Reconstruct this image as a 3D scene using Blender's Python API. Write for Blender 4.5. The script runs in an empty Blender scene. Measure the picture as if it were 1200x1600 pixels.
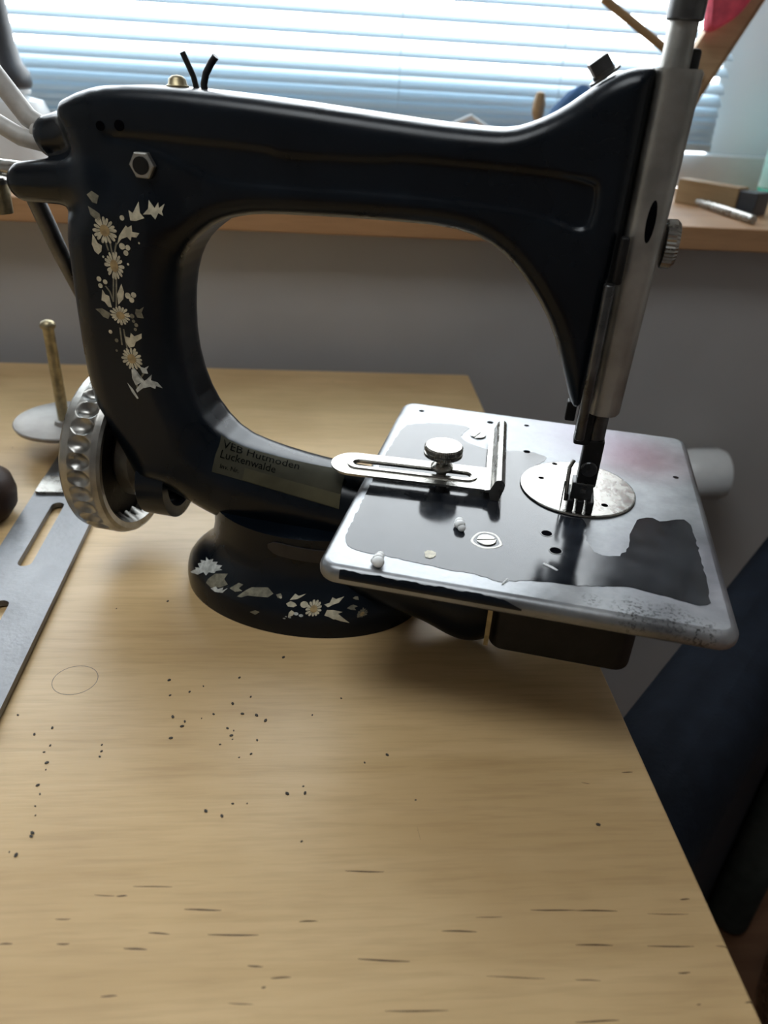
import bpy, bmesh, math, random
import numpy as np
from mathutils import Vector, Matrix, Euler

# ---------------------------------------------------------------- camera, world, exposure
scene = bpy.context.scene
COL = scene.collection
R = math.radians
MACHINE_AT = (-0.0712, 0.4959, 0.0)      # foot centre of the machine on the table
MACHINE_YAW = R(-10.92)
TABLE_YAW = R(5.56)
FLOOR_Z = -0.74

cam_d = bpy.data.cameras.new('camera')
cam = bpy.data.objects.new('camera', cam_d); COL.objects.link(cam)
cam_d.sensor_width = 36.0
cam_d.lens = 1185.0 / 1600.0 * 36.0
cam_d.clip_start = 0.01
cam.location = (0, 0, 0.36)
_p, _r = R(30.5), R(3.5)
_f = Vector((0, math.cos(_p), -math.sin(_p))); _x = Vector((1, 0, 0)); _u = _x.cross(_f)
_x2 = _x * math.cos(_r) + _u * math.sin(_r); _u2 = -_x * math.sin(_r) + _u * math.cos(_r)
cam.rotation_euler = Matrix((_x2, _u2, -_f)).transposed().to_euler()
cam_d.dof.use_dof = True
cam_d.dof.focus_distance = 0.50
cam_d.dof.aperture_fstop = 6.5
scene.camera = cam

world = bpy.data.worlds.new('overcast_sky'); scene.world = world
world.use_nodes = True
_bg = world.node_tree.nodes['Background']
_bg.inputs[0].default_value = (0.92, 0.97, 1.0, 1)
_bg.inputs[1].default_value = 9.0

vs = scene.view_settings
vs.view_transform = 'Standard'; vs.look = 'None'; vs.gamma = 1.0; vs.use_curve_mapping = False
vs.exposure = 0.0
scene.cycles.use_denoising = True
scene.cycles.max_bounces = 10
scene.cycles.diffuse_bounces = 5
scene.cycles.sample_clamp_indirect = 6.0

def tloc(a, d, z=0.0):
    """a point of the room frame: a along the window wall, d away from it, z above the table top"""
    c, s = math.cos(TABLE_YAW), math.sin(TABLE_YAW)
    return (a * c - d * s, a * s + d * c, z)

def portal(name, a, d, z, w, h, rot):
    l = bpy.data.lights.new(name, 'AREA'); l.shape = 'RECTANGLE'; l.size = w; l.size_y = h
    l.cycles.is_portal = True
    o = bpy.data.objects.new(name, l); COL.objects.link(o)
    o.location = tloc(a, d, z); o.rotation_euler = rot
    return o
portal('window_daylight', -0.29, 1.495, 0.83, 2.3, 1.26, Euler((R(-90), 0, TABLE_YAW)))

portal('added_skylight_portal', -0.45, 0.1, 1.86, 0.9, 0.7, Euler((0, 0, TABLE_YAW)))  # portal of the added, unseen roof window

# ---------------------------------------------------------------- helpers
def tag(o, label=None, cat=None, group=None, kind=None):
    if label: o['label'] = label
    if cat: o['category'] = cat
    if group: o['group'] = group
    if kind: o['kind'] = kind
    return o

def empty(name, loc=(0, 0, 0), rz=0.0, parent=None):
    o = bpy.data.objects.new(name, None); COL.objects.link(o)
    o.location = loc; o.rotation_euler = (0, 0, rz); o.empty_display_size = 0.02
    if parent: o.parent = parent
    return o

class MB:
    """collects shapes, then links them as one mesh object"""
    def __init__(s): s.v = []; s.f = []
    def add(s, v, f):
        n = len(s.v); s.v += [tuple(p) for p in v]; s.f += [tuple(i + n for i in q) for q in f]; return s
    def box(s, x0, x1, y0, y1, z0, z1):
        v = [(x, y, z) for z in (z0, z1) for y in (y0, y1) for x in (x0, x1)]
        return s.add(v, [(0, 2, 3, 1), (4, 5, 7, 6), (0, 1, 5, 4), (2, 6, 7, 3), (0, 4, 6, 2), (1, 3, 7, 5)])
    def lathe(s, prof, n=32, origin=(0, 0, 0), axis='z', sx=1.0, sy=1.0):
        """prof: (radius, height) pairs along the axis; ends are closed"""
        v = []; f = []
        for r, h in prof:
            for k in range(n):
                a = 2 * math.pi * k / n
                v.append((r * sx * math.cos(a), r * sy * math.sin(a), h))
        m = len(prof)
        for j in range(m - 1):
            for k in range(n):
                k2 = (k + 1) % n
                f.append((j * n + k, j * n + k2, (j + 1) * n + k2, (j + 1) * n + k))
        f.append(tuple(range(n - 1, -1, -1))); f.append(tuple((m - 1) * n + k for k in range(n)))
        if axis == 'x': v = [(h, x, y) for x, y, h in v]
        elif axis == 'y': v = [(y, h, x) for x, y, h in v]
        elif axis != 'z':
            q = Vector(axis).to_track_quat('Z', 'Y'); v = [tuple(q @ Vector(p)) for p in v]
        v = [(p[0] + origin[0], p[1] + origin[1], p[2] + origin[2]) for p in v]
        return s.add(v, f)
    def rod(s, p0, p1, r0, r1=None, n=20, bev=0.0):
        p0, p1 = Vector(p0), Vector(p1); L = (p1 - p0).length; r1 = r0 if r1 is None else r1
        prof = [(r0, 0), (r1, L)] if not bev else [(r0 - bev, 0), (r0, bev), (r1, L - bev), (r1 - bev, L)]
        return s.lathe(prof, n, tuple(p0), tuple(p1 - p0))
    def tube(s, pts, r, n=12, closed_ends=True):
        """round tube along a polyline; r may be a list"""
        P = [Vector(p) for p in pts]; m = len(P)
        rr = r if isinstance(r, (list, tuple)) else [r] * m
        t0 = (P[1] - P[0]).normalized()
        nrm = t0.orthogonal().normalized(); v = []; f = []
        for i in range(m):
            t = (P[min(i + 1, m - 1)] - P[max(i - 1, 0)]).normalized()
            nrm = (nrm - t * nrm.dot(t)).normalized(); b = t.cross(nrm)
            for k in range(n):
                a = 2 * math.pi * k / n
                v.append(tuple(P[i] + (nrm * math.cos(a) + b * math.sin(a)) * rr[i]))
        for i in range(m - 1):
            for k in range(n):
                k2 = (k + 1) % n
                f.append((i * n + k, i * n + k2, (i + 1) * n + k2, (i + 1) * n + k))
        f.append(tuple(range(n - 1, -1, -1))); f.append(tuple((m - 1) * n + k for k in range(n)))
        return s.add(v, f)
    def loft(s, loops, cap=True):
        n = len(loops[0]); v = [p for L in loops for p in L]; f = []
        for j in range(len(loops) - 1):
            for k in range(n):
                k2 = (k + 1) % n
                f.append((j * n + k, j * n + k2, (j + 1) * n + k2, (j + 1) * n + k))
        if cap:
            f.append(tuple(range(n - 1, -1, -1))); f.append(tuple((len(loops) - 1) * n + k for k in range(n)))
        return s.add(v, f)
    def prism(s, poly, z0, z1):
        return s.loft([[(x, y, z0) for x, y in poly], [(x, y, z1) for x, y in poly]])
    def tf(s, m):
        s.v = [tuple(m @ Vector(p)) for p in s.v]; return s
    def mesh(s, name):
        me = bpy.data.meshes.new(name); me.from_pydata(s.v, [], s.f); me.validate()
        bm = bmesh.new(); bm.from_mesh(me); bmesh.ops.recalc_face_normals(bm, faces=bm.faces); bm.to_mesh(me); bm.free()
        return me
    def build(s, name, mat, parent=None, smooth=None, bevel=0.0, seg=2, loc=None, rz=None):
        me = s.mesh(name)
        o = bpy.data.objects.new(name, me); COL.objects.link(o)
        me.materials.append(mat)
        finish(o, smooth, bevel, seg)
        if parent: o.parent = parent
        if loc is not None: o.location = loc
        if rz is not None: o.rotation_euler = (0, 0, rz)
        return o

def finish(o, smooth=None, bevel=0.0, seg=2):
    me = o.data
    if bevel:
        b = o.modifiers.new('bevel', 'BEVEL'); b.width = bevel; b.segments = seg; b.limit_method = 'ANGLE'; b.angle_limit = R(35)
        b.harden_normals = True
    if smooth is not None or bevel:
        ang = 35 if smooth is None else smooth
        me.polygons.foreach_set('use_smooth', [True] * len(me.polygons))
        bm = bmesh.new(); bm.from_mesh(me)
        for e in bm.edges:
            if len(e.link_faces) == 2 and not bevel:
                e.smooth = e.calc_face_angle(0) < R(ang) and max(len(f.verts) for f in e.link_faces) <= 4
        for f in bm.faces:
            if len(f.verts) > 4: f.smooth = False
        bm.to_mesh(me); bm.free()

def rrect(x0, x1, y0, y1, r, n=6):
    """rounded rectangle, counter-clockwise"""
    out = []
    for cx, cy, a0 in ((x1 - r, y1 - r, 0), (x0 + r, y1 - r, 90), (x0 + r, y0 + r, 180), (x1 - r, y0 + r, 270)):
        for k in range(n + 1):
            a = R(a0 + 90 * k / n); out.append((cx + r * math.cos(a), cy + r * math.sin(a)))
    return out

def slab(x0, x1, y0, y1, r, z0, z1, e, n=6, es=4):
    """rounded rectangle plate with edges rounded by radius e"""
    mb = MB(); loops = []
    prof = []
    for k in range(es + 1):
        a = math.pi / 2 * k / es; prof.append((e - e * math.sin(a), z0 + e - e * math.cos(a)))
    for k in range(es + 1):
        a = math.pi / 2 * k / es; prof.append((e - e * math.cos(a), z1 - e + e * math.sin(a)))
    for ins, z in prof:
        loops.append([(x, y, z) for x, y in rrect(x0 + ins, x1 - ins, y0 + ins, y1 - ins, max(r - ins, 0.0004), n)])
    return mb.loft(loops)

def boolean_cut(o, cutter_mb):
    cme = cutter_mb.mesh('cut'); c = bpy.data.objects.new('cut', cme); COL.objects.link(c)
    c.matrix_world = o.matrix_world
    m = o.modifiers.new('cut', 'BOOLEAN'); m.object = c; m.operation = 'DIFFERENCE'; m.solver = 'EXACT'
    bpy.context.view_layer.update()
    dg = bpy.context.evaluated_depsgraph_get()
    me = bpy.data.meshes.new_from_object(o.evaluated_get(dg))
    o.modifiers.clear(); mats = list(o.data.materials); o.data = me
    if not me.materials:
        for m_ in mats: me.materials.append(m_)
    bpy.data.objects.remove(c)

# ---------------------------------------------------------------- materials
def new_mat(name):
    m = bpy.data.materials.new(name); m.use_nodes = True
    nt = m.node_tree; return m, nt, nt.nodes['Principled BSDF']

def N(nt, typ, **kw):
    n = nt.nodes.new(typ)
    for k, v in kw.items():
        if isinstance(k, str) and hasattr(n, k): setattr(n, k, v)
    return n

def plain(name, col, rough=0.5, metal=0.0, var=0.06, scale=60.0, bump=0.0, bump_scale=200.0, coat=0.0, spec=None, rvar=0.0, col2=None, stretch=None):
    """base colour broken up by noise, with optional relief and roughness wear"""
    m, nt, b = new_mat(name)
    tc = N(nt, 'ShaderNodeTexCoord'); mp = N(nt, 'ShaderNodeMapping')
    if stretch: mp.inputs['Scale'].default_value = stretch
    nt.links.new(tc.outputs['Object'], mp.inputs[0])
    nz = N(nt, 'ShaderNodeTexNoise'); nz.inputs['Scale'].default_value = scale; nz.inputs['Detail'].default_value = 5
    nt.links.new(mp.outputs[0], nz.inputs['Vector'])
    rp = N(nt, 'ShaderNodeValToRGB')
    c2 = col2 if col2 else tuple(min(1, c * (1 + var)) for c in col)
    c1 = tuple(c * (1 - var) for c in col) if not col2 else col
    rp.color_ramp.elements[0].color = (*c1, 1); rp.color_ramp.elements[1].color = (*c2, 1)
    rp.color_ramp.elements[0].position = 0.35; rp.color_ramp.elements[1].position = 0.65
    nt.links.new(nz.outputs[0], rp.inputs[0]); nt.links.new(rp.outputs[0], b.inputs['Base Color'])
    b.inputs['Roughness'].default_value = rough; b.inputs['Metallic'].default_value = metal
    if spec is not None: b.inputs['Specular IOR Level'].default_value = spec
    b.inputs['Coat Weight'].default_value = coat; b.inputs['Coat Roughness'].default_value = 0.12
    if rvar:
        mr = N(nt, 'ShaderNodeMapRange'); mr.inputs['To Min'].default_value = max(0.02, rough - rvar); mr.inputs['To Max'].default_value = rough + rvar
        mr.inputs['From Min'].default_value = 0.3; mr.inputs['From Max'].default_value = 0.7
        nt.links.new(nz.outputs[0], mr.inputs[0]); nt.links.new(mr.outputs[0], b.inputs['Roughness'])
    if bump:
        n2 = N(nt, 'ShaderNodeTexNoise'); n2.inputs['Scale'].default_value = bump_scale; n2.inputs['Detail'].default_value = 4
        nt.links.new(mp.outputs[0], n2.inputs['Vector'])
        bp = N(nt, 'ShaderNodeBump'); bp.inputs['Strength'].default_value = bump; bp.inputs['Distance'].default_value = 0.002
        nt.links.new(n2.outputs[0], bp.inputs['Height']); nt.links.new(bp.outputs[0], b.inputs['Normal'])
    return m

MAT = {}
MAT['japan'] = plain('black_enamel', (0.0022, 0.0045, 0.0080), 0.28, var=0.35, scale=18, rvar=0.06, bump=0.04, bump_scale=90, spec=0.24)
MAT['japan_film'] = plain('worn_black_enamel', (0.012, 0.014, 0.018), 0.13, var=0.4, scale=40, rvar=0.05, bump=0.03, bump_scale=60, spec=0.42)
MAT['dark_iron'] = plain('dark_iron', (0.007, 0.0065, 0.0065), 0.5, var=0.4, scale=60, bump=0.2, bump_scale=150, spec=0.25)
MAT['steel'] = plain('dull_steel', (0.33, 0.32, 0.295), 0.44, 0.9, var=0.25, scale=35, rvar=0.08, bump=0.08, bump_scale=300)
MAT['bar_steel'] = plain('dark_bar_steel', (0.10, 0.10, 0.10), 0.35, 0.9, var=0.3, scale=70, rvar=0.1)
MAT['nickel'] = plain('worn_nickel', (0.33, 0.32, 0.295), 0.28, 1.0, var=0.18, scale=90, rvar=0.08, bump=0.06, bump_scale=400)
MAT['wheel'] = plain('wheel_nickel', (0.30, 0.29, 0.27), 0.36, 1.0, var=0.25, scale=60, rvar=0.1, bump=0.05, bump_scale=300)
MAT['hole'] = plain('hole_and_shadow_black', (0.003, 0.003, 0.004), 0.9, spec=0.0)
MAT['brass'] = plain('aged_brass', (0.30, 0.25, 0.15), 0.42, 0.85, var=0.3, scale=120)
MAT['rubber'] = plain('black_rubber', (0.008, 0.009, 0.010), 0.45, var=0.2)
MAT['cord_white'] = plain('grey_white_cord', (0.42, 0.40, 0.37), 0.5, var=0.12, scale=120)
MAT['foam'] = plain('white_foam', (0.85, 0.86, 0.84), 0.8, var=0.03)
_fb = MAT['foam'].node_tree.nodes['Principled BSDF']; _fb.inputs['Subsurface Weight'].default_value = 0.8; _fb.inputs['Subsurface Radius'].default_value = (1, 1, 1); _fb.inputs['Subsurface Scale'].default_value = 0.004
MAT['cream_print'] = plain('cream_print', (0.50, 0.46, 0.34), 0.42, var=0.22, scale=300)
MAT['tan_print'] = plain('tan_print', (0.34, 0.24, 0.11), 0.45, var=0.25, scale=300)
MAT['silver_print'] = plain('silver_print', (0.46, 0.48, 0.46), 0.4, var=0.3, scale=250)
MAT['dim_print'] = plain('faded_print', (0.17, 0.16, 0.115), 0.42, var=0.35, scale=250)
MAT['sticker'] = plain('yellowed_sticker', (0.062, 0.056, 0.033), 0.8, var=0.3, scale=25, spec=0.08)
MAT['sticker_dark'] = plain('grimy_sticker', (0.040, 0.038, 0.026), 0.8, var=0.3, scale=30, spec=0.08)
MAT['ink'] = plain('black_ink', (0.003, 0.003, 0.003), 0.8, var=0.2, spec=0.05)

# ================================================================ the room
def wood_mat(name, light, dark, scale=(2.0, 28.0, 28.0), rough=0.42, bump=0.05, spec=0.5, spots=False):
    m, nt, b = new_mat(name)
    tc = N(nt, 'ShaderNodeTexCoord'); mp = N(nt, 'ShaderNodeMapping'); mp.inputs['Scale'].default_value = scale
    nt.links.new(tc.outputs['Object'], mp.inputs[0])
    n1 = N(nt, 'ShaderNodeTexNoise'); n1.inputs['Scale'].default_value = 1.0; n1.inputs['Detail'].default_value = 6; n1.inputs['Roughness'].default_value = 0.6
    n1.inputs['Distortion'].default_value = 0.4
    nt.links.new(mp.outputs[0], n1.inputs['Vector'])
    r1 = N(nt, 'ShaderNodeValToRGB'); r1.color_ramp.elements[0].position = 0.32; r1.color_ramp.elements[1].position = 0.62
    r1.color_ramp.elements[0].color = (*dark, 1); r1.color_ramp.elements[1].color = (*light, 1)
    nt.links.new(n1.outputs[0], r1.inputs[0])
    mp2 = N(nt, 'ShaderNodeMapping'); mp2.inputs['Scale'].default_value = (scale[0] * 8, scale[1] * 9, scale[2] * 9)
    nt.links.new(tc.outputs['Object'], mp2.inputs[0])
    n2 = N(nt, 'ShaderNodeTexNoise'); n2.inputs['Scale'].default_value = 1.0; n2.inputs['Detail'].default_value = 3
    nt.links.new(mp2.outputs[0], n2.inputs['Vector'])
    mx = N(nt, 'ShaderNodeMix', data_type='RGBA', blend_type='MULTIPLY'); mx.inputs[0].default_value = 0.24
    g = N(nt, 'ShaderNodeValToRGB'); g.color_ramp.elements[0].position = 0.3; g.color_ramp.elements[1].position = 0.55
    g.color_ramp.elements[0].color = (0.55, 0.5, 0.45, 1); g.color_ramp.elements[1].color = (1, 1, 1, 1)
    nt.links.new(n2.outputs[0], g.inputs[0])
    nt.links.new(r1.outputs[0], mx.inputs[6]); nt.links.new(g.outputs[0], mx.inputs[7])
    out = mx.outputs[2]
    if spots:      # blotchy ageing of the bare top, darker handled areas
        n3 = N(nt, 'ShaderNodeTexNoise'); n3.inputs['Scale'].default_value = 5.5; n3.inputs['Detail'].default_value = 4
        nt.links.new(tc.outputs['Object'], n3.inputs['Vector'])
        g3 = N(nt, 'ShaderNodeValToRGB'); g3.color_ramp.elements[0].position = 0.35; g3.color_ramp.elements[1].position = 0.6
        g3.color_ramp.elements[0].color = (0.74, 0.69, 0.62, 1); g3.color_ramp.elements[1].color = (1, 1, 1, 1)
        nt.links.new(n3.outputs[0], g3.inputs[0])
        m3 = N(nt, 'ShaderNodeMix', data_type='RGBA', blend_type='MULTIPLY'); m3.inputs[0].default_value = 0.6
        nt.links.new(out, m3.inputs[6]); nt.links.new(g3.outputs[0], m3.inputs[7]); out = m3.outputs[2]
    nt.links.new(out, b.inputs['Base Color'])
    b.inputs['Roughness'].default_value = rough; b.inputs['Specular IOR Level'].default_value = spec
    bp = N(nt, 'ShaderNodeBump'); bp.inputs['Strength'].default_value = bump; bp.inputs['Distance'].default_value = 0.002
    nt.links.new(n2.outputs[0], bp.inputs['Height']); nt.links.new(bp.outputs[0], b.inputs['Normal'])
    return m

MAT['table'] = wood_mat('birch_table_top', (0.66, 0.46, 0.235), (0.575, 0.39, 0.185), (3.0, 34.0, 34.0), 0.40, 0.06, spots=True)
MAT['sill'] = wood_mat('orange_pine', (0.42, 0.235, 0.115), (0.33, 0.175, 0.08), (3.0, 40.0, 40.0), 0.45)
MAT['floor'] = wood_mat('red_brown_floor', (0.32, 0.16, 0.085), (0.22, 0.10, 0.05), (2.0, 20.0, 20.0), 0.4)
MAT['wall'] = plain('grey_wall_paint', (0.40, 0.385, 0.375), 0.85, var=0.03, scale=8, bump=0.1, bump_scale=300)
MAT['white_wall'] = plain('white_wall_paint', (0.75, 0.74, 0.71), 0.85, var=0.03, scale=8)
MAT['frame_white'] = plain('white_frame_plastic', (0.72, 0.74, 0.75), 0.35, var=0.02)

def struct(o): o['kind'] = 'structure'; return o
WIN = (-1.45, 0.52, 0.28, 1.40)      # window opening: a0, a1, z0, z1
WALL_D, WALL_T = 1.04, 0.46
A0, A1, D0, ZC = -2.0, 2.0, -2.4, 1.75

def wall_with_hole(name, a0, a1, z0, z1, d0, d1, hole, mat, flat=False):
    mb = MB(); h0, h1, k0, k1 = hole
    A = [a0, h0, h1, a1]; Z = [z0, k0, k1, z1]
    idx = {}
    v = []
    for di, d in enumerate((d0, d1)):
        for i, a in enumerate(A):
            for j, z in enumerate(Z):
                idx[(di, i, j)] = len(v); v.append((a, d, z))
    f = []
    for di in (0, 1):
        for i in range(3):
            for j in range(3):
                if (i, j) == (1, 1): continue
                f.append((idx[di, i, j], idx[di, i + 1, j], idx[di, i + 1, j + 1], idx[di, i, j + 1]))
    ring = [(1, 1), (2, 1), (2, 2), (1, 2)]; outer = [(0, 0), (1, 0), (2, 0), (3, 0), (3, 1), (3, 2), (3, 3), (2, 3), (1, 3), (0, 3), (0, 2), (0, 1)]
    for L in (ring, outer):
        for k in range(len(L)):
            p, q = L[k], L[(k + 1) % len(L)]
            f.append((idx[(0,) + p], idx[(0,) + q], idx[(1,) + q], idx[(1,) + p]))
    if flat: v = [(a, z, d) for a, d, z in v]
    mb.add(v, f)
    return struct(mb.build(name, mat, rz=TABLE_YAW))

wall_with_hole('wall_back', A0, A1, FLOOR_Z, ZC, WALL_D, WALL_D + WALL_T, (WIN[0], WIN[1] + 0.35, 0.165, 1.45), MAT['wall'])
struct(MB().box(A0, A1, D0, WALL_D, FLOOR_Z - 0.1, FLOOR_Z).build('floor', MAT['floor'], rz=TABLE_YAW))
wall_with_hole('ceiling', A0, A1, D0, WALL_D, ZC, ZC + 0.1, (-0.9, 0.0, -0.25, 0.45), MAT['white_wall'], True)  # ceiling opening made for the added roof window
struct(MB().box(A0 - 0.1, A0, D0, WALL_D, FLOOR_Z, ZC).build('wall_left', MAT['white_wall'], rz=TABLE_YAW))
added_win = struct(empty('added_skylight', tloc(0, 0), TABLE_YAW))      # roof window added out of view to brighten the tabletop
for nm, bx in (('frame_side', (-0.9, -0.86, -0.25, 0.45, ZC + .03, ZC + .1)), ('frame_side', (-0.04, 0.0, -0.25, 0.45, ZC + .03, ZC + .1)),
               ('frame_end', (-0.86, -0.04, -0.25, -0.21, ZC + .03, ZC + .1)), ('frame_end', (-0.86, -0.04, 0.41, 0.45, ZC + .03, ZC + .1))):
    MB().box(*bx).build(nm, MAT['frame_white'], added_win, bevel=0.004)
struct(MB().box(A1, A1 + 0.1, D0, WALL_D, FLOOR_Z, ZC).build('wall_right', MAT['white_wall'], rz=TABLE_YAW))
struct(MB().box(A0, A1, D0 - 0.1, D0, FLOOR_Z, ZC).build('wall_front', MAT['wall'], rz=TABLE_YAW))

# sill board, the light-wood shelf the clutter stands on
struct(MB().box(-1.44, 0.86, 1.0, 1.40, 0.172, 0.201).build('trim_1', MAT['sill'], rz=TABLE_YAW, bevel=0.002))

# window: white frame and panes
win = struct(empty('window_1', tloc(0, 0), TABLE_YAW))
W0, W1, Z0, Z1 = WIN[0], WIN[1] + 0.35, 0.201, 1.45
for nm, bx in (('frame_bottom', (W0, W1, 1.402, 1.48, Z0, 0.256)), ('frame_top', (W0, W1, 1.402, 1.48, 1.38, Z1)),
               ('frame_side', (W0, W0 + 0.07, 1.402, 1.48, 0.256, 1.38)), ('frame_side', (W1 - 0.07, W1, 1.402, 1.48, 0.256, 1.38)),
               ('mullion', (-0.95, -0.85, 1.402, 1.48, 0.256, 1.38)), ('added_sky_block', (0.652, W1 - 0.07, 1.41, 1.47, 0.60, 1.38))):  # last box: added out of view to keep open sky out of the bed's reflection
    MB().box(*bx).build(nm, MAT['wall' if nm == 'added_sky_block' else 'frame_white'], win, bevel=0.004)
m, nt, b = new_mat('window_glass')
gl = N(nt, 'ShaderNodeBsdfGlossy'); gl.inputs['Roughness'].default_value = 0.02
tr = N(nt, 'ShaderNodeBsdfTransparent'); mixs = N(nt, 'ShaderNodeMixShader'); mixs.inputs[0].default_value = 0.05
nt.links.new(tr.outputs[0], mixs.inputs[1]); nt.links.new(gl.outputs[0], mixs.inputs[2])
nt.links.new(mixs.outputs[0], nt.nodes['Material Output'].inputs[0]); MAT['glass'] = m
for a0, a1 in ((W0 + 0.07, -0.95), (-0.85, W1 - 0.07)):
    MB().box(a0, a1, 1.44, 1.444, 0.256, 1.38).build('pane', MAT['glass'], win)
# venetian blind: every slat a part
m, nt, b = new_mat('blind_slat_plastic')
b.inputs['Base Color'].default_value = (0.46, 0.58, 0.66, 1); b.inputs['Roughness'].default_value = 0.45
tl = N(nt, 'ShaderNodeBsdfTranslucent'); tl.inputs[0].default_value = (0.55, 0.68, 0.78, 1)
mixs = N(nt, 'ShaderNodeMixShader'); mixs.inputs[0].default_value = 0.07
nt.links.new(b.outputs[0], mixs.inputs[1]); nt.links.new(tl.outputs[0], mixs.inputs[2]); nt.links.new(mixs.outputs[0], nt.nodes['Material Output'].inputs[0])
MAT['slat'] = m
BL0, BL1, BD = -1.44, 0.645, 1.375
blind = empty('venetian_blind', tloc(0, BD, 0.2), TABLE_YAW)
tag(blind, 'white venetian blind with thin horizontal slats covering the window', 'window blind')
smb = MB(); loops = []
SW = 0.029
for k in range(5):
    y = -SW / 2 + SW * k / 4; c = 0.0022 * (1 - (2 * k / 4 - 1) ** 2)
    loops.append((y, c))
v = []; f = []
for x in (BL0, BL1):
    for y, c in loops: v.append((x, y, c))
    for y, c in reversed(loops): v.append((x, y, c - 0.0006))
n = 10
for k in range(n): f.append((k, (k + 1) % n, n + (k + 1) % n, n + k))
f.append(tuple(range(n))); f.append(tuple(range(2 * n - 1, n - 1, -1)))
smb.add(v, f); slat_me = smb.mesh('slat'); slat_me.materials.append(MAT['slat'])
zs = [0.280, 0.290, 0.300, 0.3105, 0.3225, 0.337, 0.354]
while zs[-1] < 1.36: zs.append(zs[-1] + (0.0235 if len(zs) < 9 else 0.0265))
for i, z in enumerate(zs):
    o = bpy.data.objects.new('slat', slat_me); COL.objects.link(o); o.parent = blind
    tilt = 28 if i >= 7 else 28 + (7 - i) * 5
    o.location = (0, 0, z - 0.2); o.rotation_euler = (R(tilt), 0, 0)
MB().box(BL0, BL1, -0.013, 0.013, 0.062, 0.074).build('bottom_rail', MAT['slat'], blind, bevel=0.002)
MB().box(BL0, BL1, -0.018, 0.018, 1.162, 1.19).build('head_rail', MAT['slat'], blind, bevel=0.002)
for x in (-1.2, -0.55, 0.115, 0.37):
    MB().rod((x, -0.0165, 0.074), (x, -0.0165, 1.162), 0.0006, n=6).build('ladder_cord', MAT['slat'], blind)

# ================================================================ the table
table = empty('work_table', tloc(-0.60, 0.5, FLOOR_Z), TABLE_YAW)
tag(table, 'pale birch work table with a bare worn wooden top', 'table')
TZ = -FLOOR_Z
top = MB().box(-0.80, 0.80, -0.42, 0.481, TZ - 0.027, TZ).build('tabletop', MAT['table'], table, bevel=0.002)
for x in (-0.75, 0.72):
    for y in (-0.37, 0.42):
        MB().box(x - 0.03, x + 0.03, y - 0.03, y + 0.03, 0, TZ - 0.027).build('leg', MAT['table'], table, bevel=0.003)
for y in (-0.37, 0.42):
    MB().box(-0.72, 0.69, y - 0.012, y + 0.012, TZ - 0.12, TZ - 0.027).build('apron', MAT['table'], table)

# ================================================================ the sewing machine: solid geometry as distance fields
# BEGIN_SDF
def seg_dist(poly, X, Z):
    """signed distance to a closed 2-D polygon, negative inside"""
    P = np.array(poly); Q = np.roll(P, -1, 0)
    d2 = np.full(X.shape, 1e9); inside = np.zeros(X.shape, bool)
    for (ax, az), (bx, bz) in zip(P, Q):
        ex, ez = bx - ax, bz - az; wx, wz = X - ax, Z - az
        t = np.clip((wx * ex + wz * ez) / (ex * ex + ez * ez + 1e-15), 0, 1)
        d2 = np.minimum(d2, (wx - ex * t) ** 2 + (wz - ez * t) ** 2)
        c = ((az <= Z) & (bz > Z)) | ((bz <= Z) & (az > Z))
        with np.errstate(divide='ignore', invalid='ignore'):
            xi = ax + (Z - az) / (ez if ez else 1e-15) * ex
        inside ^= c & (X < xi)
    return np.where(inside, -1, 1) * np.sqrt(d2)

def flat_dist(poly, X, Z):
    if X.ndim == 3: return np.broadcast_to(seg_dist(poly, X[:, 0, :], Z[:, 0, :])[:, None, :], X.shape)
    return seg_dist(poly, X, Z)

def smooth_closed(poly, it=2):
    for _ in range(it):
        out = []
        for i in range(len(poly)):
            (a, b), (c, d) = poly[i], poly[(i + 1) % len(poly)]
            out += [(0.75 * a + 0.25 * c, 0.75 * b + 0.25 * d), (0.25 * a + 0.75 * c, 0.25 * b + 0.75 * d)]
        poly = out
    return poly

def smin(a, b, k):
    h = np.clip(0.5 + 0.5 * (b - a) / k, 0, 1); return b * (1 - h) + a * h - k * h * (1 - h)
def smax(a, b, k): return -smin(-a, -b, k)
def sstep(a, b, x):
    t = np.clip((x - a) / (b - a), 0, 1); return t * t * (3 - 2 * t)
def capsule(X, Y, Z, p, q, r0, r1):
    p = np.array(p); q = np.array(q); e = q - p
    t = np.clip(((X - p[0]) * e[0] + (Y - p[1]) * e[1] + (Z - p[2]) * e[2]) / (e @ e), 0, 1)
    return np.sqrt((X - p[0] - e[0] * t) ** 2 + (Y - p[1] - e[1] * t) ** 2 + (Z - p[2] - e[2] * t) ** 2) - (r0 + (r1 - r0) * t)

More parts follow.
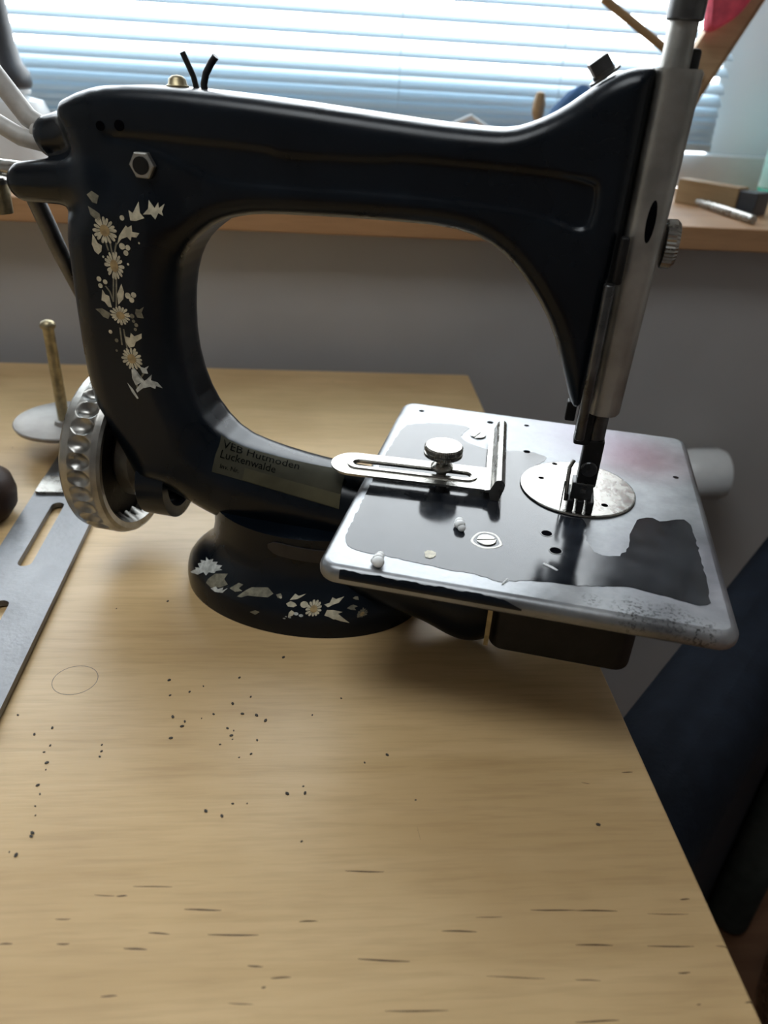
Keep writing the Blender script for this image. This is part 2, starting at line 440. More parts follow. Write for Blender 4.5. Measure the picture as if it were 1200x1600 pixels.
FRAME = [(-.140, .3290), (-.120, .3378), (-.0987, .3417), (-.074, .3424), (-.0457, .342), (.0015, .3398), (.0435, .3369), (.088, .3339),
         (.117, .3329), (.1313, .3333), (.1447, .338), (.1573, .3448), (.1691, .3540), (.1793, .3612), (.188, .3648), (.1965, .366), (.2005, .366),
         (.2005, .362), (.2005, .300), (.200, .265), (.199, .210), (.1975, .190), (.194, .183), (.190, .184),
         (.1805, .2069), (.1705, .2306), (.1576, .2491), (.1415, .2665), (.124, .2770), (.103, .2815), (.0655, .2816), (.0267, .2804), (-.005, .2790), (-.0215, .277), (-.038, .272),
         (-.051, .263), (-.0605, .2535), (-.0675, .2383), (-.0716, .2164), (-.0726, .1845), (-.0672, .1564), (-.0565, .134),
         (-.0386, .1205), (-.0133, .1145), (.017, .110), (.045, .1075), (.12, .105), (.12, .046), (.03, .044), (-.03, .048), (-.055, .056), (-.0734, .0637), (-.090, .072), (-.1168, .0757),
         (-.131, .1084), (-.1413, .1425), (-.1444, .1709), (-.1445, .2201), (-.1432, .266), (-.134, .276), (-.128, .290), (-.130, .312)]
FRAME = smooth_closed(FRAME, 1)
RECESS = smooth_closed([(-.108, .3150), (-.0876, .3165), (-.0013, .3148), (.002, .3118), (.0655, .3137), (.0744, .3160), (.150, .3145), (.180, .3127), (.182, .3078), (.1822, .2917), (.1762, .2872), (.1634, .2917),
          (.1384, .2961), (.0664, .2974), (-.0096, .2957), (-.030, .2960), (-.045, .3000), (-.075, .3120)], 1)

def frame_sdf(X, Y, Z):
    d2 = flat_dist(FRAME, X, Z)
    low = sstep(.135, .105, Z)
    pil = sstep(-.055, -.08, X) * sstep(.30, .27, Z)
    T = .026 + .006 * pil + .006 * low * (1 - pil)
    T = np.where(Z > .16, T + .002 * sstep(.15, .19, X), T)
    rr = .012 + .010 * pil + .018 * low * (1 - 0.5 * pil)
    qx = d2 + rr; qy = np.abs(Y) - (T - rr)
    d = np.minimum(np.maximum(qx, qy), 0) + np.sqrt(np.maximum(qx, 0) ** 2 + np.maximum(qy, 0) ** 2) - rr
    # two bosses at the rear end
    d = smin(d, capsule(X, Y, Z, (-.116, .002, .3165), (-.1550, .002, .3102), .0175, .0125), .014)
    d = smin(d, capsule(X, Y, Z, (-.118, -.013, .2880), (-.1680, -.014, .2842), .0155, .0120), .008)
    # long recess along the arm's face
    rec = smax(flat_dist(RECESS, X, Z), Y + .0243, .0022)
    d = smax(d, -rec, .0030)
    # room for the handwheel behind the skin of the pillar
    cyl = np.maximum(np.sqrt((Y - .012) ** 2 + (Z - .088) ** 2) - .0685, X + .120)
    cyl = np.maximum(cyl, -(Y + .020))
    d = np.maximum(d, -cyl)
    return d
# END_SDF

def surface_nets(fn, lo, hi, h):
    ax = [np.arange(lo[i], hi[i] + h, h) for i in range(3)]
    X, Y, Z = np.meshgrid(*ax, indexing='ij')
    F = fn(X, Y, Z).astype(np.float32)
    S = F < 0
    nx, ny, nz = F.shape
    acc = np.zeros((nx - 1, ny - 1, nz - 1, 3)); cnt = np.zeros((nx - 1, ny - 1, nz - 1))
    corners = [(i, j, k) for i in (0, 1) for j in (0, 1) for k in (0, 1)]
    def sl(a, c): return a[c[0]:nx - 1 + c[0], c[1]:ny - 1 + c[1], c[2]:nz - 1 + c[2]]
    for c in corners:
        for axis in range(3):
            if c[axis]: continue
            e = list(c); e[axis] = 1
            a, b = sl(F, c), sl(F, e); mk = (a < 0) != (b < 0)
            t = np.where(mk, a / np.where(mk, a - b, 1), 0)
            for q in range(3):
                acc[..., q] += np.where(mk, c[q] + (t if q == axis else 0), 0)
            cnt += mk
    act = cnt > 0
    idx = -np.ones(act.shape, int); idx[act] = np.arange(act.sum())
    ii = np.argwhere(act)
    V = (acc[act] / cnt[act][:, None] + ii) * h + np.array(lo)
    quads = []
    for axis in range(3):
        u, w = (axis + 1) % 3, (axis + 2) % 3
        a = [slice(None)] * 3; b = [slice(None)] * 3
        a[axis] = slice(0, -1); b[axis] = slice(1, None)
        sa, sb = S[tuple(a)], S[tuple(b)]
        for flip, mk in ((False, sa & ~sb), (True, ~sa & sb)):
            p = np.argwhere(mk)
            p = p[(p[:, u] > 0) & (p[:, w] > 0) & (p[:, u] < F.shape[u] - 1) & (p[:, w] < F.shape[w] - 1)]
            def at(du, dw):
                q = p.copy(); q[:, u] += du; q[:, w] += dw
                return idx[q[:, 0], q[:, 1], q[:, 2]]
            q = np.stack([at(-1, -1), at(0, -1), at(0, 0), at(-1, 0)], 1)
            quads.append(q[:, ::-1] if flip else q)
    return V, np.concatenate(quads)

def sdf_object(name, fn, lo, hi, h, mat, parent, smooth_it=2):
    V, Q = surface_nets(fn, lo, hi, h)
    me = bpy.data.meshes.new(name)
    me.from_pydata(V.tolist(), [], Q.tolist()); me.validate()
    me.polygons.foreach_set('use_smooth', [True] * len(me.polygons)); me.materials.append(mat)
    o = bpy.data.objects.new(name, me); COL.objects.link(o); o.parent = parent
    if smooth_it:
        s = o.modifiers.new('smooth', 'SMOOTH'); s.factor = 0.5; s.iterations = smooth_it
    return o

def to_surface(fn, P, off, it=5):
    P = np.array(P, float); e = 2e-4
    for _ in range(it):
        f = fn(P[:, 0], P[:, 1], P[:, 2]); g = np.zeros_like(P)
        for q in range(3):
            D = np.zeros(3); D[q] = e
            g[:, q] = (fn(*(P + D).T) - fn(*(P - D).T)) / (2 * e)
        nrm = g / np.maximum(np.linalg.norm(g, axis=1, keepdims=True), .3)
        P -= nrm * np.clip(f - off, -.01, .01)[:, None]
    return P

machine = empty('sewing_machine', MACHINE_AT, MACHINE_YAW)
tag(machine, 'old black cast-iron sewing machine with daisy decals and worn metal bed', 'sewing machine')
frame = sdf_object('frame', frame_sdf, (-.19, -.048, .03), (.215, .048, .38), .0018, MAT['japan'], machine)

# ---- foot: oval flange rising to a short column
FC = (.012, 0.0); FA, FB = .095, .067
FOOT = [(1.0, 0.0), (1.005, .006), (1.0, .012), (.985, .0175), (.95, .0225), (.90, .027), (.85, .031), (.80, .036), (.765, .043), (.745, .052), (.74, .062), (.74, .072)]
MB().lathe([(r, z) for r, z in FOOT], 96, (FC[0], FC[1], 0), 'z', FA, FB).build('foot', MAT['japan'], machine, smooth=60)

MAT['dim_plate'] = plain('dim_brown_plate', (.016, .012, .010), .6, var=.3, scale=80)
sp = []
for k in range(13):
    x = .000 + .052 * k / 12; e_ = min(k, 12 - k, 2) / 2; yy = -FB * .752 * math.sqrt(1 - ((x - FC[0]) / (FA * .752)) ** 2)
    zc = .0630 - .005 * k / 12; hh = .0052 * math.sqrt(max(.08, 1 - (1 - e_) ** 2))
    sp.append([(x, yy - .0004, zc - hh), (x, yy - .0004, zc + hh), (x, yy + .002, zc + hh), (x, yy + .002, zc - hh)])
MB().loft(sp).build('slot_plate', MAT['dim_plate'], machine)

# ---- support bracket and shuttle box under the bed
def bracket_sdf(X, Y, Z):
    d = capsule(X, Y, Z, (.06, -.022, .040), (.145, -.030, .034), .022, .026)
    d = smin(d, capsule(X, Y, Z, (.145, -.028, .030), (.175, -.030, .060), .022, .022), .02)
    return smax(d, -(Z - .006), .004)
sdf_object('support_bracket', bracket_sdf, (.03, -.07, 0), (.205, .02, .10), .003, MAT['japan'], machine)
slab(.162, .252, -.084, .070, .010, .036, .098, .004).build('shuttle_box', MAT['dark_iron'], machine, smooth=50)
MB().box(.1595, .1625, -.0855, -.080, .040, .088).build('hinge_strip', MAT['brass'], machine)

# ---- bed plate
BX0, BX1, BY0, BY1, BZ = .0585, .2942, -.1275, .136, .110
m, nt, b = new_mat('scuffed_bed_metal')
tc = N(nt, 'ShaderNodeTexCoord')
def noise(sc, det=4, rough=.55):
    n = N(nt, 'ShaderNodeTexNoise'); n.inputs['Scale'].default_value = sc; n.inputs['Detail'].default_value = det; n.inputs['Roughness'].default_value = rough
    nt.links.new(tc.outputs['Object'], n.inputs['Vector']); return n
def ramp(src, stops):
    r = N(nt, 'ShaderNodeValToRGB'); e = r.color_ramp.elements
    while len(e) < len(stops): e.new(0.5)
    for k, (p, c) in enumerate(stops): e[k].position = p; e[k].color = (*c, 1) if len(c) == 3 else c
    nt.links.new(src, r.inputs[0]); return r
def blob(cx, cy, cz, r0, r1):
    """1 inside a soft ball of wear, 0 outside"""
    d = N(nt, 'ShaderNodeVectorMath', operation='DISTANCE'); nt.links.new(tc.outputs['Object'], d.inputs[0]); d.inputs[1].default_value = (cx, cy, cz)
    mr = N(nt, 'ShaderNodeMapRange'); mr.inputs['From Min'].default_value = r0; mr.inputs['From Max'].default_value = r1
    mr.inputs['To Min'].default_value = 1; mr.inputs['To Max'].default_value = 0
    nt.links.new(d.outputs['Value'], mr.inputs[0]); return mr.outputs[0]
def mixc(fac, a, col, blend='MIX'):
    x = N(nt, 'ShaderNodeMix', data_type='RGBA', blend_type=blend)
    nt.links.new(fac, x.inputs[0]); nt.links.new(a, x.inputs[6]); x.inputs[7].default_value = (*col, 1); return x.outputs[2]
def mth(op, a, b_):
    x = N(nt, 'ShaderNodeMath', operation=op)
    for i, q in enumerate((a, b_)):
        if isinstance(q, (int, float)): x.inputs[i].default_value = q
        else: nt.links.new(q, x.inputs[i])
    return x.outputs[0]
n1 = noise(26, 6, .6); base = ramp(n1.outputs[0], [(.3, (.17, .177, .185)), (.5, (.25, .257, .265)), (.7, (.36, .367, .375))]).outputs[0]
n2 = noise(220, 3)
base = mixc(mth('MULTIPLY', blob(.255, .085, .11, .012, .05), .55), base, (.19, .07, .09))
base = mixc(mth('MULTIPLY', blob(.215, .110, .11, .02, .06), .30), base, (.20, .15, .22))
base = mixc(mth('MULTIPLY', blob(.285, -.07, .11, .02, .07), .25), base, (.17, .14, .20))
n4 = noise(420, 5, .7)
speck = ramp(n4.outputs[0], [(.53, (0, 0, 0)), (.57, (1, 1, 1))]).outputs[0]
for cx, cy, rr in ((.238, -.118, .016), (.258, -.117, .014), (.273, -.123, .012), (.215, -.115, .008)):
    base = mixc(mth('MULTIPLY', blob(cx, cy, .106, rr * .3, rr), speck), base, (.03, .03, .03))
# side of the front lip keeps its paint on the left half
nt.links.new(base, b.inputs['Base Color'])
b.inputs['Metallic'].default_value = .85
rr_ = N(nt, 'ShaderNodeMapRange'); rr_.inputs['From Min'].default_value = .3; rr_.inputs['From Max'].default_value = .7; rr_.inputs['To Min'].default_value = .32; rr_.inputs['To Max'].default_value = .50
nt.links.new(n1.outputs[0], rr_.inputs[0]); nt.links.new(rr_.outputs[0], b.inputs['Roughness'])
bp = N(nt, 'ShaderNodeBump'); bp.inputs['Strength'].default_value = .12; bp.inputs['Distance'].default_value = .001
nt.links.new(n2.outputs[0], bp.inputs['Height']); nt.links.new(bp.outputs[0], b.inputs['Normal'])
MAT['bed'] = m

bed = slab(BX0, BX1, BY0, BY1, .012, BZ - .0125, BZ, .0055, 8, 5).build('bed_plate', MAT['bed'], None, smooth=None)
HOLES = [(.077, .117, .0022), (.1355, .1125, .0027), (.1653, .1163, .0022), (.1684, .0656, .0026), (.1531, .026, .0024), (.1879, -.0515, .0034), (.194, -.0703, .0036), (.278, .0581, .0022)]
cut = MB()
for x, y, r in HOLES: cut.lathe([(r, BZ - .008), (r, BZ + .004)], 20, (x, y, 0))
boolean_cut(bed, cut)
finish(bed, 40); bed.parent = machine
for x, y, r in HOLES:
    MB().lathe([(r * .98, BZ - .0079), (r * .98, BZ - .006)], 16, (x, y, 0)).build('hole_bottom', MAT['hole'], bed)
    if (x, y) in ((.1879, -.0515), (.194, -.0703), (.1531, .026), (.1684, .0656)):
        MB().lathe([(r, BZ + .0001), (r, BZ + .00028)], 20, (x, y, 0)).build('hole_mouth', MAT['hole'], bed)
    if r > .003:
        MB().loft([[(x + q * math.cos(R(a)), y + q * math.sin(R(a)), z) for a in range(0, 360, 18)] for q, z in ((r, BZ - .001), (r, BZ + .0004), (r + .0007, BZ + .0004), (r + .0007, BZ - .001))], False).build('hole_rim', MAT['bar_steel'], bed, smooth=30)

# ---- what is left of the black paint on the bed
def jitter(poly, step=.003, amp=.0006, seed=1):
    rnd = random.Random(seed); out = []
    for i in range(len(poly)):
        (a, b_), (c, d) = poly[i], poly[(i + 1) % len(poly)]
        L = math.hypot(c - a, d - b_); n = max(1, int(L / step))
        for k in range(n):
            t = k / n; out.append((a + (c - a) * t + rnd.uniform(-amp, amp), b_ + (d - b_) * t + rnd.uniform(-amp, amp)))
    return out
def film(name, poly, z, th, mat, parent, seed=1, amp=.0006):
    P = jitter(smooth_closed(poly, 1), .0028, amp, seed)
    bm = bmesh.new()
    vs_ = [bm.verts.new((x, y, z)) for x, y in P]; f = bm.faces.new(vs_)
    if f.normal.z < 0: f.normal_flip()
    ret = bmesh.ops.extrude_face_region(bm, geom=[f])
    bmesh.ops.translate(bm, verts=[q for q in ret['geom'] if isinstance(q, bmesh.types.BMVert)], vec=(0, 0, th))
    bmesh.ops.triangulate(bm, faces=[q for q in bm.faces if len(q.verts) > 4])
    bmesh.ops.recalc_face_normals(bm, faces=bm.faces)
    me = bpy.data.meshes.new(name); bm.to_mesh(me); bm.free(); me.materials.append(mat)
    o = bpy.data.objects.new(name, me); COL.objects.link(o); o.parent = parent; return o
PAINT = [(.0726, .0862), (.0921, .0958), (.108, .0982), (.121, .0975), (.1175, .086), (.1151, .0739), (.1249, .065), (.138, .0588), (.1573, .063), (.1716, .0679), (.1807, .0628), (.1847, .0585),
         (.175, .040), (.1685, .012), (.176, -.010), (.192, -.021), (.2081, -.0230), (.2123, -.0283), (.2118, -.0487), (.216, -.0627), (.2235, -.0677), (.2351, -.0627), (.2389, -.048), (.2406, -.0317), (.2456, -.0151), (.2543, -.0089), (.2621, -.0141),
         (.2753, -.0039), (.2807, -.0107), (.2817, -.0497), (.2816, -.0968), (.2766, -.1031), (.2681, -.1026), (.2529, -.0979), (.2318, -.096), (.2101, -.1038), (.1884, -.1046), (.1705, -.1094), (.1654, -.1142),
         (.154, -.1098), (.1334, -.1094), (.1143, -.1084), (.0946, -.1061), (.0791, -.1067), (.0724, -.1037), (.0675, -.0959), (.0668, -.0752), (.0664, -.0456), (.066, -.0126), (.0657, .0139), (.067, .0494), (.068, .075)]
paint = film('paint_film', PAINT, BZ + .00002, .0002, MAT['japan_film'], machine, 3)
paint['label'] = 'remaining black paint with ragged worn edges'
# paint still on the left half of the front lip
lip = MB(); Lp = []
for k in range(41):
    t = k / 40; x = .073 + t * (.178 - .073); w = 1.0 if t < .8 else max(.04, 1 - ((t - .8) / .2) ** 2)
    row = []
    for a in (0, 18, 36, 54):
        ang = R(-2 + a * w * (.92 + .07 * math.sin(k * .9) + .05 * math.sin(k * 2.3)))
        row.append((x, BY0 + .0055 - (.0055 + .00015) * math.cos(ang), BZ - .0055 + (.0055 + .00015) * math.sin(ang)))
    row.insert(0, (x, BY0 - .00015, BZ - .0065)); row.insert(0, (x, BY0 + .0022, BZ - .0118))
    Lp.append(row)
v = [p for r_ in Lp for p in r_]; nr = len(Lp[0])
lip.add(v, [(j * nr + k, (j + 1) * nr + k, (j + 1) * nr + k + 1, j * nr + k + 1) for j in range(40) for k in range(nr - 1)])
lip.build('lip_paint', MAT['japan'], machine, smooth=40)

# ---- needle plate: round, with its own small holes and needle slot
np_o = MB().lathe([(.0392, BZ + .0001), (.0400, BZ + .0009), (.0396, BZ + .0016), (.0388, BZ + .0018)], 96, (.2066, .0155, 0)).build('needle_plate', MAT['nickel'])
cut = MB(); PH = [(.181, .0218, .0021), (.1898, .0479, .0021), (.2247, -.0051, .0024)]
for x, y, r in PH: cut.lathe([(r, BZ - .001), (r, BZ + .006)], 16, (x, y, 0))
cut.box(.2000, .2030, -.010, .016, BZ - .001, BZ + .006)
boolean_cut(np_o, cut); finish(np_o, 35); np_o.parent = machine
for x, y, r in PH: MB().lathe([(r * .97, BZ + .0001), (r * .97, BZ + .0006)], 16, (x, y, 0)).build('hole_bottom', MAT['hole'], np_o)

def screw(name, x, y, z, r, ang, mat, parent, h=.0012):
    o = MB().lathe([(r, z - .001), (r, z + h * .6), (r * .9, z + h)], 28, (x, y, 0)).build(name, mat)
    c = MB().box(-r * 1.2, r * 1.2, -r * .13, r * .13, z + h * .35, z + h * 2)
    c.tf(Matrix.Translation((x, y, 0)) @ Matrix.Rotation(R(ang), 4, 'Z'))
    boolean_cut(o, c); finish(o, 30); o.parent = parent
    return o
screw('bed_screw', .1289, .0825, BZ, .0062, 70, MAT['nickel'], machine)
screw('bed_screw', .1518, -.0714, BZ + .0002, .0062, 20, MAT['nickel'], machine, .0008)
rg = []
for q, z in ((.0078, BZ + .0002), (.0080, BZ + .0004), (.0094, BZ + .0004), (.0097, BZ + .0002)):
    rg.append([(.1518 + q * math.cos(R(a)) * (1 + .09 * math.sin(a * 3.3)), -.0714 + q * math.sin(R(a)) * (1 + .09 * math.cos(a * 2.1)), z) for a in range(0, 360, 15)])
MB().loft(rg, False).build('bare_ring', MAT['steel'], machine)

# ---- edge guide with slotted plate, upturned fence and knurled thumb screw
guide = empty('edge_guide', (.0349, -.0110, BZ), R(4.0), machine)
guide['label'] = 'slotted nickel edge guide held by a thumb screw'
GZ = .0062
body = MB()
def stadium(x0, x1, r, n=10):
    out = [(x1 + r * math.sin(R(180 * k / n)), -r * math.cos(R(180 * k / n))) for k in range(n + 1)]
    out += [(x0 - r * math.sin(R(180 * k / n)), r * math.cos(R(180 * k / n))) for k in range(n + 1)]
    return out
GW = .0165
outl = [(.109, -GW), (.109, GW)] + [(GW - GW * math.sin(R(180 * k / 16)), GW * math.cos(R(180 * k / 16))) for k in range(17)]
go = MB().loft([[(x, y, z) for x, y in outl] for z in (GZ, GZ + .0016)]).build('guide_plate', MAT['nickel'])
boolean_cut(go, MB().prism(stadium(.020, .094, .0042), GZ - .01, GZ + .01)); finish(go, 30); go.parent = guide
# raised rim around the slot
so, si = stadium(.020, .094, .0088), stadium(.020, .094, .0042)
MB().loft([[(x, y, GZ + .0015) for x, y in so], [(x * 1, y * .93, GZ + .0027) for x, y in so], [(x, y * 1.0, GZ + .0027) for x, y in stadium(.020, .094, .0048)], [(x, y, GZ + .0005) for x, y in si]], False).build('slot_rim', MAT['nickel'], guide, smooth=50)
fence = MB(); prof = [(.1085, GZ + .0016), (.1085, GZ), (.1115, GZ), (.1130, .0006), (.1185, .0006), (.1212, GZ + .004), (.1215, GZ + .0070), (.1205, GZ + .0092), (.1185, GZ + .0104), (.1162, GZ + .0100), (.1145, GZ + .0085), (.1135, GZ + .006), (.1120, GZ + .0025)]
fence.loft([[(x, y, z) for x, z in prof] for y in (-GW - .001, .084)])
fence.build('guide_fence', MAT['nickel'], guide, smooth=40)
ts = empty('thumb_screw', (.1119, -.0016, BZ + GZ), 0, machine)
MB().lathe([(.0035, -.006), (.0035, .003), (.0075, .003), (.0080, .0045), (.0076, .006), (.0046, .0085), (.0042, .0115), (.0060, .0135)], 32).build('shank', MAT['nickel'], ts, smooth=40)
kn = []
for q, z in ((.0105, .0132), (.0134, .0140), (.0134, .0160), (.0122, .0164), (.0122, .0172), (.0134, .0176), (.0134, .0200), (.0124, .0212)):
    kn.append([((q - (.0005 if (k % 2 and q > .013) else 0)) * math.cos(2 * math.pi * k / 120), (q - (.0005 if (k % 2 and q > .013) else 0)) * math.sin(2 * math.pi * k / 120), z) for k in range(120)])
MB().loft(kn).build('knurled_head', MAT['nickel'], ts, smooth=25)

# ---- head: face plate, bars, nut, presser foot
fp = []
def face_loop(z, x1): return [(x, y, z) for x, y in rrect(.2003, x1, -.0235, .0235, .0075, 6)]
MB().loft([face_loop(.1815, .2185), face_loop(.183, .2195), face_loop(.28, .2215), face_loop(.3645, .2230), face_loop(.3660, .2220)]).build('face_plate', MAT['steel'], machine, smooth=40)
MB().loft([[(.2125 + .0024 * math.cos(R(a)), -.0238, .2950 + .011 * math.sin(R(a))) for a in range(0, 360, 20)], [(.2125 + .0021 * math.cos(R(a)), -.0230, .2950 + .0105 * math.sin(R(a))) for a in range(0, 360, 20)]]).build('painted_nut_shadow', MAT['hole'], machine)  # tension nut's shadow, put on the face plate as a black oval
nut = empty('tension_nut', (.2205, -.004, .2815), 0, machine)
MB().lathe([(.004, -.002), (.004, .004)], 20, (0, 0, 0), 'x').build('stud', MAT['steel'], nut)
kn = []
for q, z in ((.011, .0025), (.0132, .0035), (.0132, .0085), (.0115, .0105), (.0060, .0108)):
    kn.append([(z, (q - (.0008 if k % 2 and q > .012 else 0)) * math.cos(2 * math.pi * k / 72), (q - (.0008 if k % 2 and q > .012 else 0)) * math.sin(2 * math.pi * k / 72)) for k in range(72)])
MB().loft(kn).build('knurled_ring', MAT['nickel'], nut, smooth=25)
nb = empty('needle_bar', (.2098, -.002, 0), 0, machine)
MB().lathe([(.0074, .362), (.0074, .3862), (.0071, .3868)], 32).build('lower_sleeve', MAT['steel'], nb, smooth=35)
MB().lathe([(.0086, .3866), (.0092, .3872), (.0092, .450), (.008, .452)], 32).build('upper_sleeve', MAT['bar_steel'], nb, smooth=35)
slab(.2125, .2225, .004, .018, .002, .364, .3755, .002).build('bar_guide_block', MAT['rubber'], machine, smooth=40)
# lifter strip and presser bar below the head
slab(.1945, .2005, -.034, -.026, .0025, .168, .262, .001).build('lifter_strip', MAT['bar_steel'], machine, smooth=40)
slab(.1985, .2035, -.031, -.025, .002, .262, .287, .001).build('lifter_block', MAT['dark_iron'], machine, smooth=40)
MB().lathe([(.0062, .150), (.0062, .200)], 28, (.2085, -.010, 0)).build('presser_bar', MAT['bar_steel'], machine, smooth=40)
slab(.1955, .2055, -.018, -.006, .002, .1585, .186, .001).build('bar_side_plate', MAT['dark_iron'], machine, smooth=40)
slab(.2025, .2150, -.017, -.003, .002, .129, .162, .0012).build('needle_clamp', MAT['dark_iron'], machine, smooth=40)
MB().lathe([(.0052, 0), (.0052, .0015), (.0046, .0022)], 24, (.2085, -.0165, .1425), (0, -1, 0)).build('clamp_screw', MAT['bar_steel'], machine, smooth=30)
foot = empty('presser_foot', (.2075, -.010, BZ + .002), 0, machine)
slab(-.0075, .0062, -.0085, .004, .001, .008, .020, .0008).build('shank', MAT['bar_steel'], foot, smooth=40)
for x0 in (-.0085, -.0022, .0040):
    slab(x0, x0 + .0044, -.0115, .012, .0012, .0, .0085, .0008).build('toe', MAT['dark_iron'], foot, smooth=40)
MB().box(-.0018, .0018, -.0092, -.0084, .0135, .0165).build('foot_notch', MAT['nickel'], foot)
MB().tube([(-.0085, .004, .030), (-.0105, .001, .026), (-.0105, -.003, .018), (-.0095, -.004, .004)], .0014, 10).build('finger_guard', MAT['nickel'], foot, smooth=60)
MB().box(-.0125, -.0117, -.006, -.004, -.001, .019).build('guard_blade', MAT['nickel'], foot)
MB().box(.188, .1945, -.004, .004, .168, .181).build('thread_clip', MAT['dark_iron'], machine, bevel=.001)

# ---- square-headed screw on the slope of the head
sq = empty('square_screw', (.1765, -.004, .3605), 0, machine); sq.rotation_euler = (0, R(-37), R(8))
MB().lathe([(.0085, 0), (.0085, .0012), (.006, .0013), (.006, .003)], 28).build('washer', MAT['bar_steel'], sq, smooth=30)
MB().box(-.0052, .0052, -.0052, .0052, .0028, .0098).build('square_head', MAT['bar_steel'], sq, bevel=.0006)

# ---- oil screw and two cut wires on top of the arm
tp = empty('oil_screw', (-.0667, 0, .3418), 0, machine)
MB().lathe([(.0066, -.002), (.0066, .0012), (.0056, .0018), (.0050, .0045), (.0030, .0062), (.0005, .0066)], 28).build('dome_head', MAT['brass'], tp, smooth=50)
MB().tube([(-.058, .008, .340), (-.0600, .008, .348), (-.0655, .007, .360)], .0018, 10).build('cut_wire', MAT['rubber'], machine, smooth=60)
MB().tube([(-.0515, .004, .339), (-.0518, .004, .3445), (-.0502, .004, .350), (-.0465, .004, .3555), (-.0435, .004, .3590)], .0021, 10).build('cut_wire', MAT['rubber'], machine, smooth=60)

# ---- hex nut, small holes on the pillar
yf = -.0262
MB().lathe([(.0080, 0), (.0080, .0060), (.0072, .0068)], 6, (-.0792, yf + .0030, .3015), (0, -1, 0)).build('hex_nut', MAT['steel'], machine)
MB().lathe([(.0050, 0), (.0050, .0015)], 24, (-.0792, yf - .0030, .3015), (0, -1, 0)).build('bolt_end', MAT['dark_iron'], machine)
MB().lathe([(.0026, 0), (.0026, .0022)], 16, (-.1047, yf + .0018, .3205), (0, -1, 0)).build('oil_hole', MAT['hole'], machine)
MB().lathe([(.0030, 0), (.0030, .0022)], 16, (-.0925, yf + .0018, .3215), (0, -1, 0)).build('oil_hole', MAT['hole'], machine)

# ---- handwheel
wheel = empty('handwheel', (-.126, .012, .088), 0, machine)
prof = [(-.030, .052), (-.0322, .0585), (-.0318, .0612), (-.0295, .0632), (-.0240, .0643), (-.0235, .0645)] + [(-.0235 + .0012 * k, .0645) for k in range(1, 16)] + [(-.0045, .0642), (-.0015, .0630), (.0, .0605), (-.001, .056), (-.006, .0535), (-.012, .053)]
NS, SUB = 32, 12
loops = []
for x, r in prof:
    L = []
    for k in range(NS * SUB):
        a = 2 * math.pi * k / (NS * SUB); t = (k % SUB) / SUB
        rr = r
        rr = r - .0040 * max(0, 1 - abs(2 * t - 1) ** 2 - ((x + .0145) / .0088) ** 2) if -.0234 < x < -.005 else r
        L.append((x, rr * math.cos(a), rr * math.sin(a)))
    loops.append(L)
MB().loft(loops, False).build('rim', MAT['wheel'], wheel, smooth=28)
MB().lathe([(.0535, -.024), (.0535, -.014), (.030, -.012), (.018, -.004), (.018, .010)], 64, (0, 0, 0), 'x').build('web', MAT['dark_iron'], wheel, smooth=40)
MB().lathe([(.030, -.008), (.034, -.004), (.034, .006), (.030, .009)], 48, (0, 0, 0), 'x').build('hub', MAT['steel'], wheel, smooth=40)
# bearing ring the shaft runs in
br = [( .0310, -.012), (.0310, .010), (.0225, .010), (.0225, -.012), (.0310, -.012)]
MB().loft([[(h, r * math.cos(2 * math.pi * k / 48), r * math.sin(2 * math.pi * k / 48)) for k in range(48)] for r, h in br], False).tf(Matrix.Translation((-.098, .000, .078))).build('bearing_ring', MAT['japan'], machine, smooth=40)

# ---- rear end: cords, rod, clamp and lever
MB().tube([(-.160, .002, .314), (-.171, .002, .3195), (-.186, .002, .338), (-.215, .002, .374), (-.245, .002, .398), (-.275, .004, .406), (-.310, .008, .392), (-.338, .012, .345), (-.352, .016, .260), (-.358, .020, .150), (-.366, .026, .050), (-.376, .034, .018), (-.395, .046, .0066), (-.430, .066, .0064)], .0062, 16).build('cord', MAT['cord_white'], machine, smooth=60)
MB().tube([(-.160, -.002, .306), (-.174, -.004, .3085), (-.191, -.004, .3165), (-.215, -.004, .328), (-.245, -.005, .335), (-.275, -.008, .322), (-.300, -.014, .280), (-.312, -.020, .200), (-.318, -.026, .100), (-.326, -.030, .035), (-.342, -.034, .009), (-.375, -.040, .0057)], .0055, 16).build('cord', MAT['cord_white'], machine, smooth=60)
MB().lathe([(.0085, 0), (.0085, .003), (.0075, .0045)], 28, (-.163, .002, .3105), (-.85, 0, .25)).build('cord_grommet', MAT['cord_white'], machine, smooth=35)
MB().rod((-.165, -.010, .290), (-.235, -.010, .292), .0052).build('shaft_rod', MAT['nickel'], machine, smooth=40)
lv = empty('lever_clamp', (-.194, -.012, .276), 0, machine)
MB().lathe([(.0085, -.013), (.0088, -.003), (.0088, .002), (.0085, .006)], 28).build('clamp_barrel', MAT['brass'], lv, smooth=40)
MB().lathe([(.0096, .005), (.0096, .0075), (.0070, .0085)], 28).build('clamp_collar', MAT['nickel'], lv, smooth=40)
MB().tube([(-.1790, .004, .276), (-.172, .012, .240), (-.160, .026, .186), (-.1545, .030, .160)], [.0060, .0058, .0050, .0046], 16).build('link_rod', MAT['bar_steel'], machine, smooth=60)

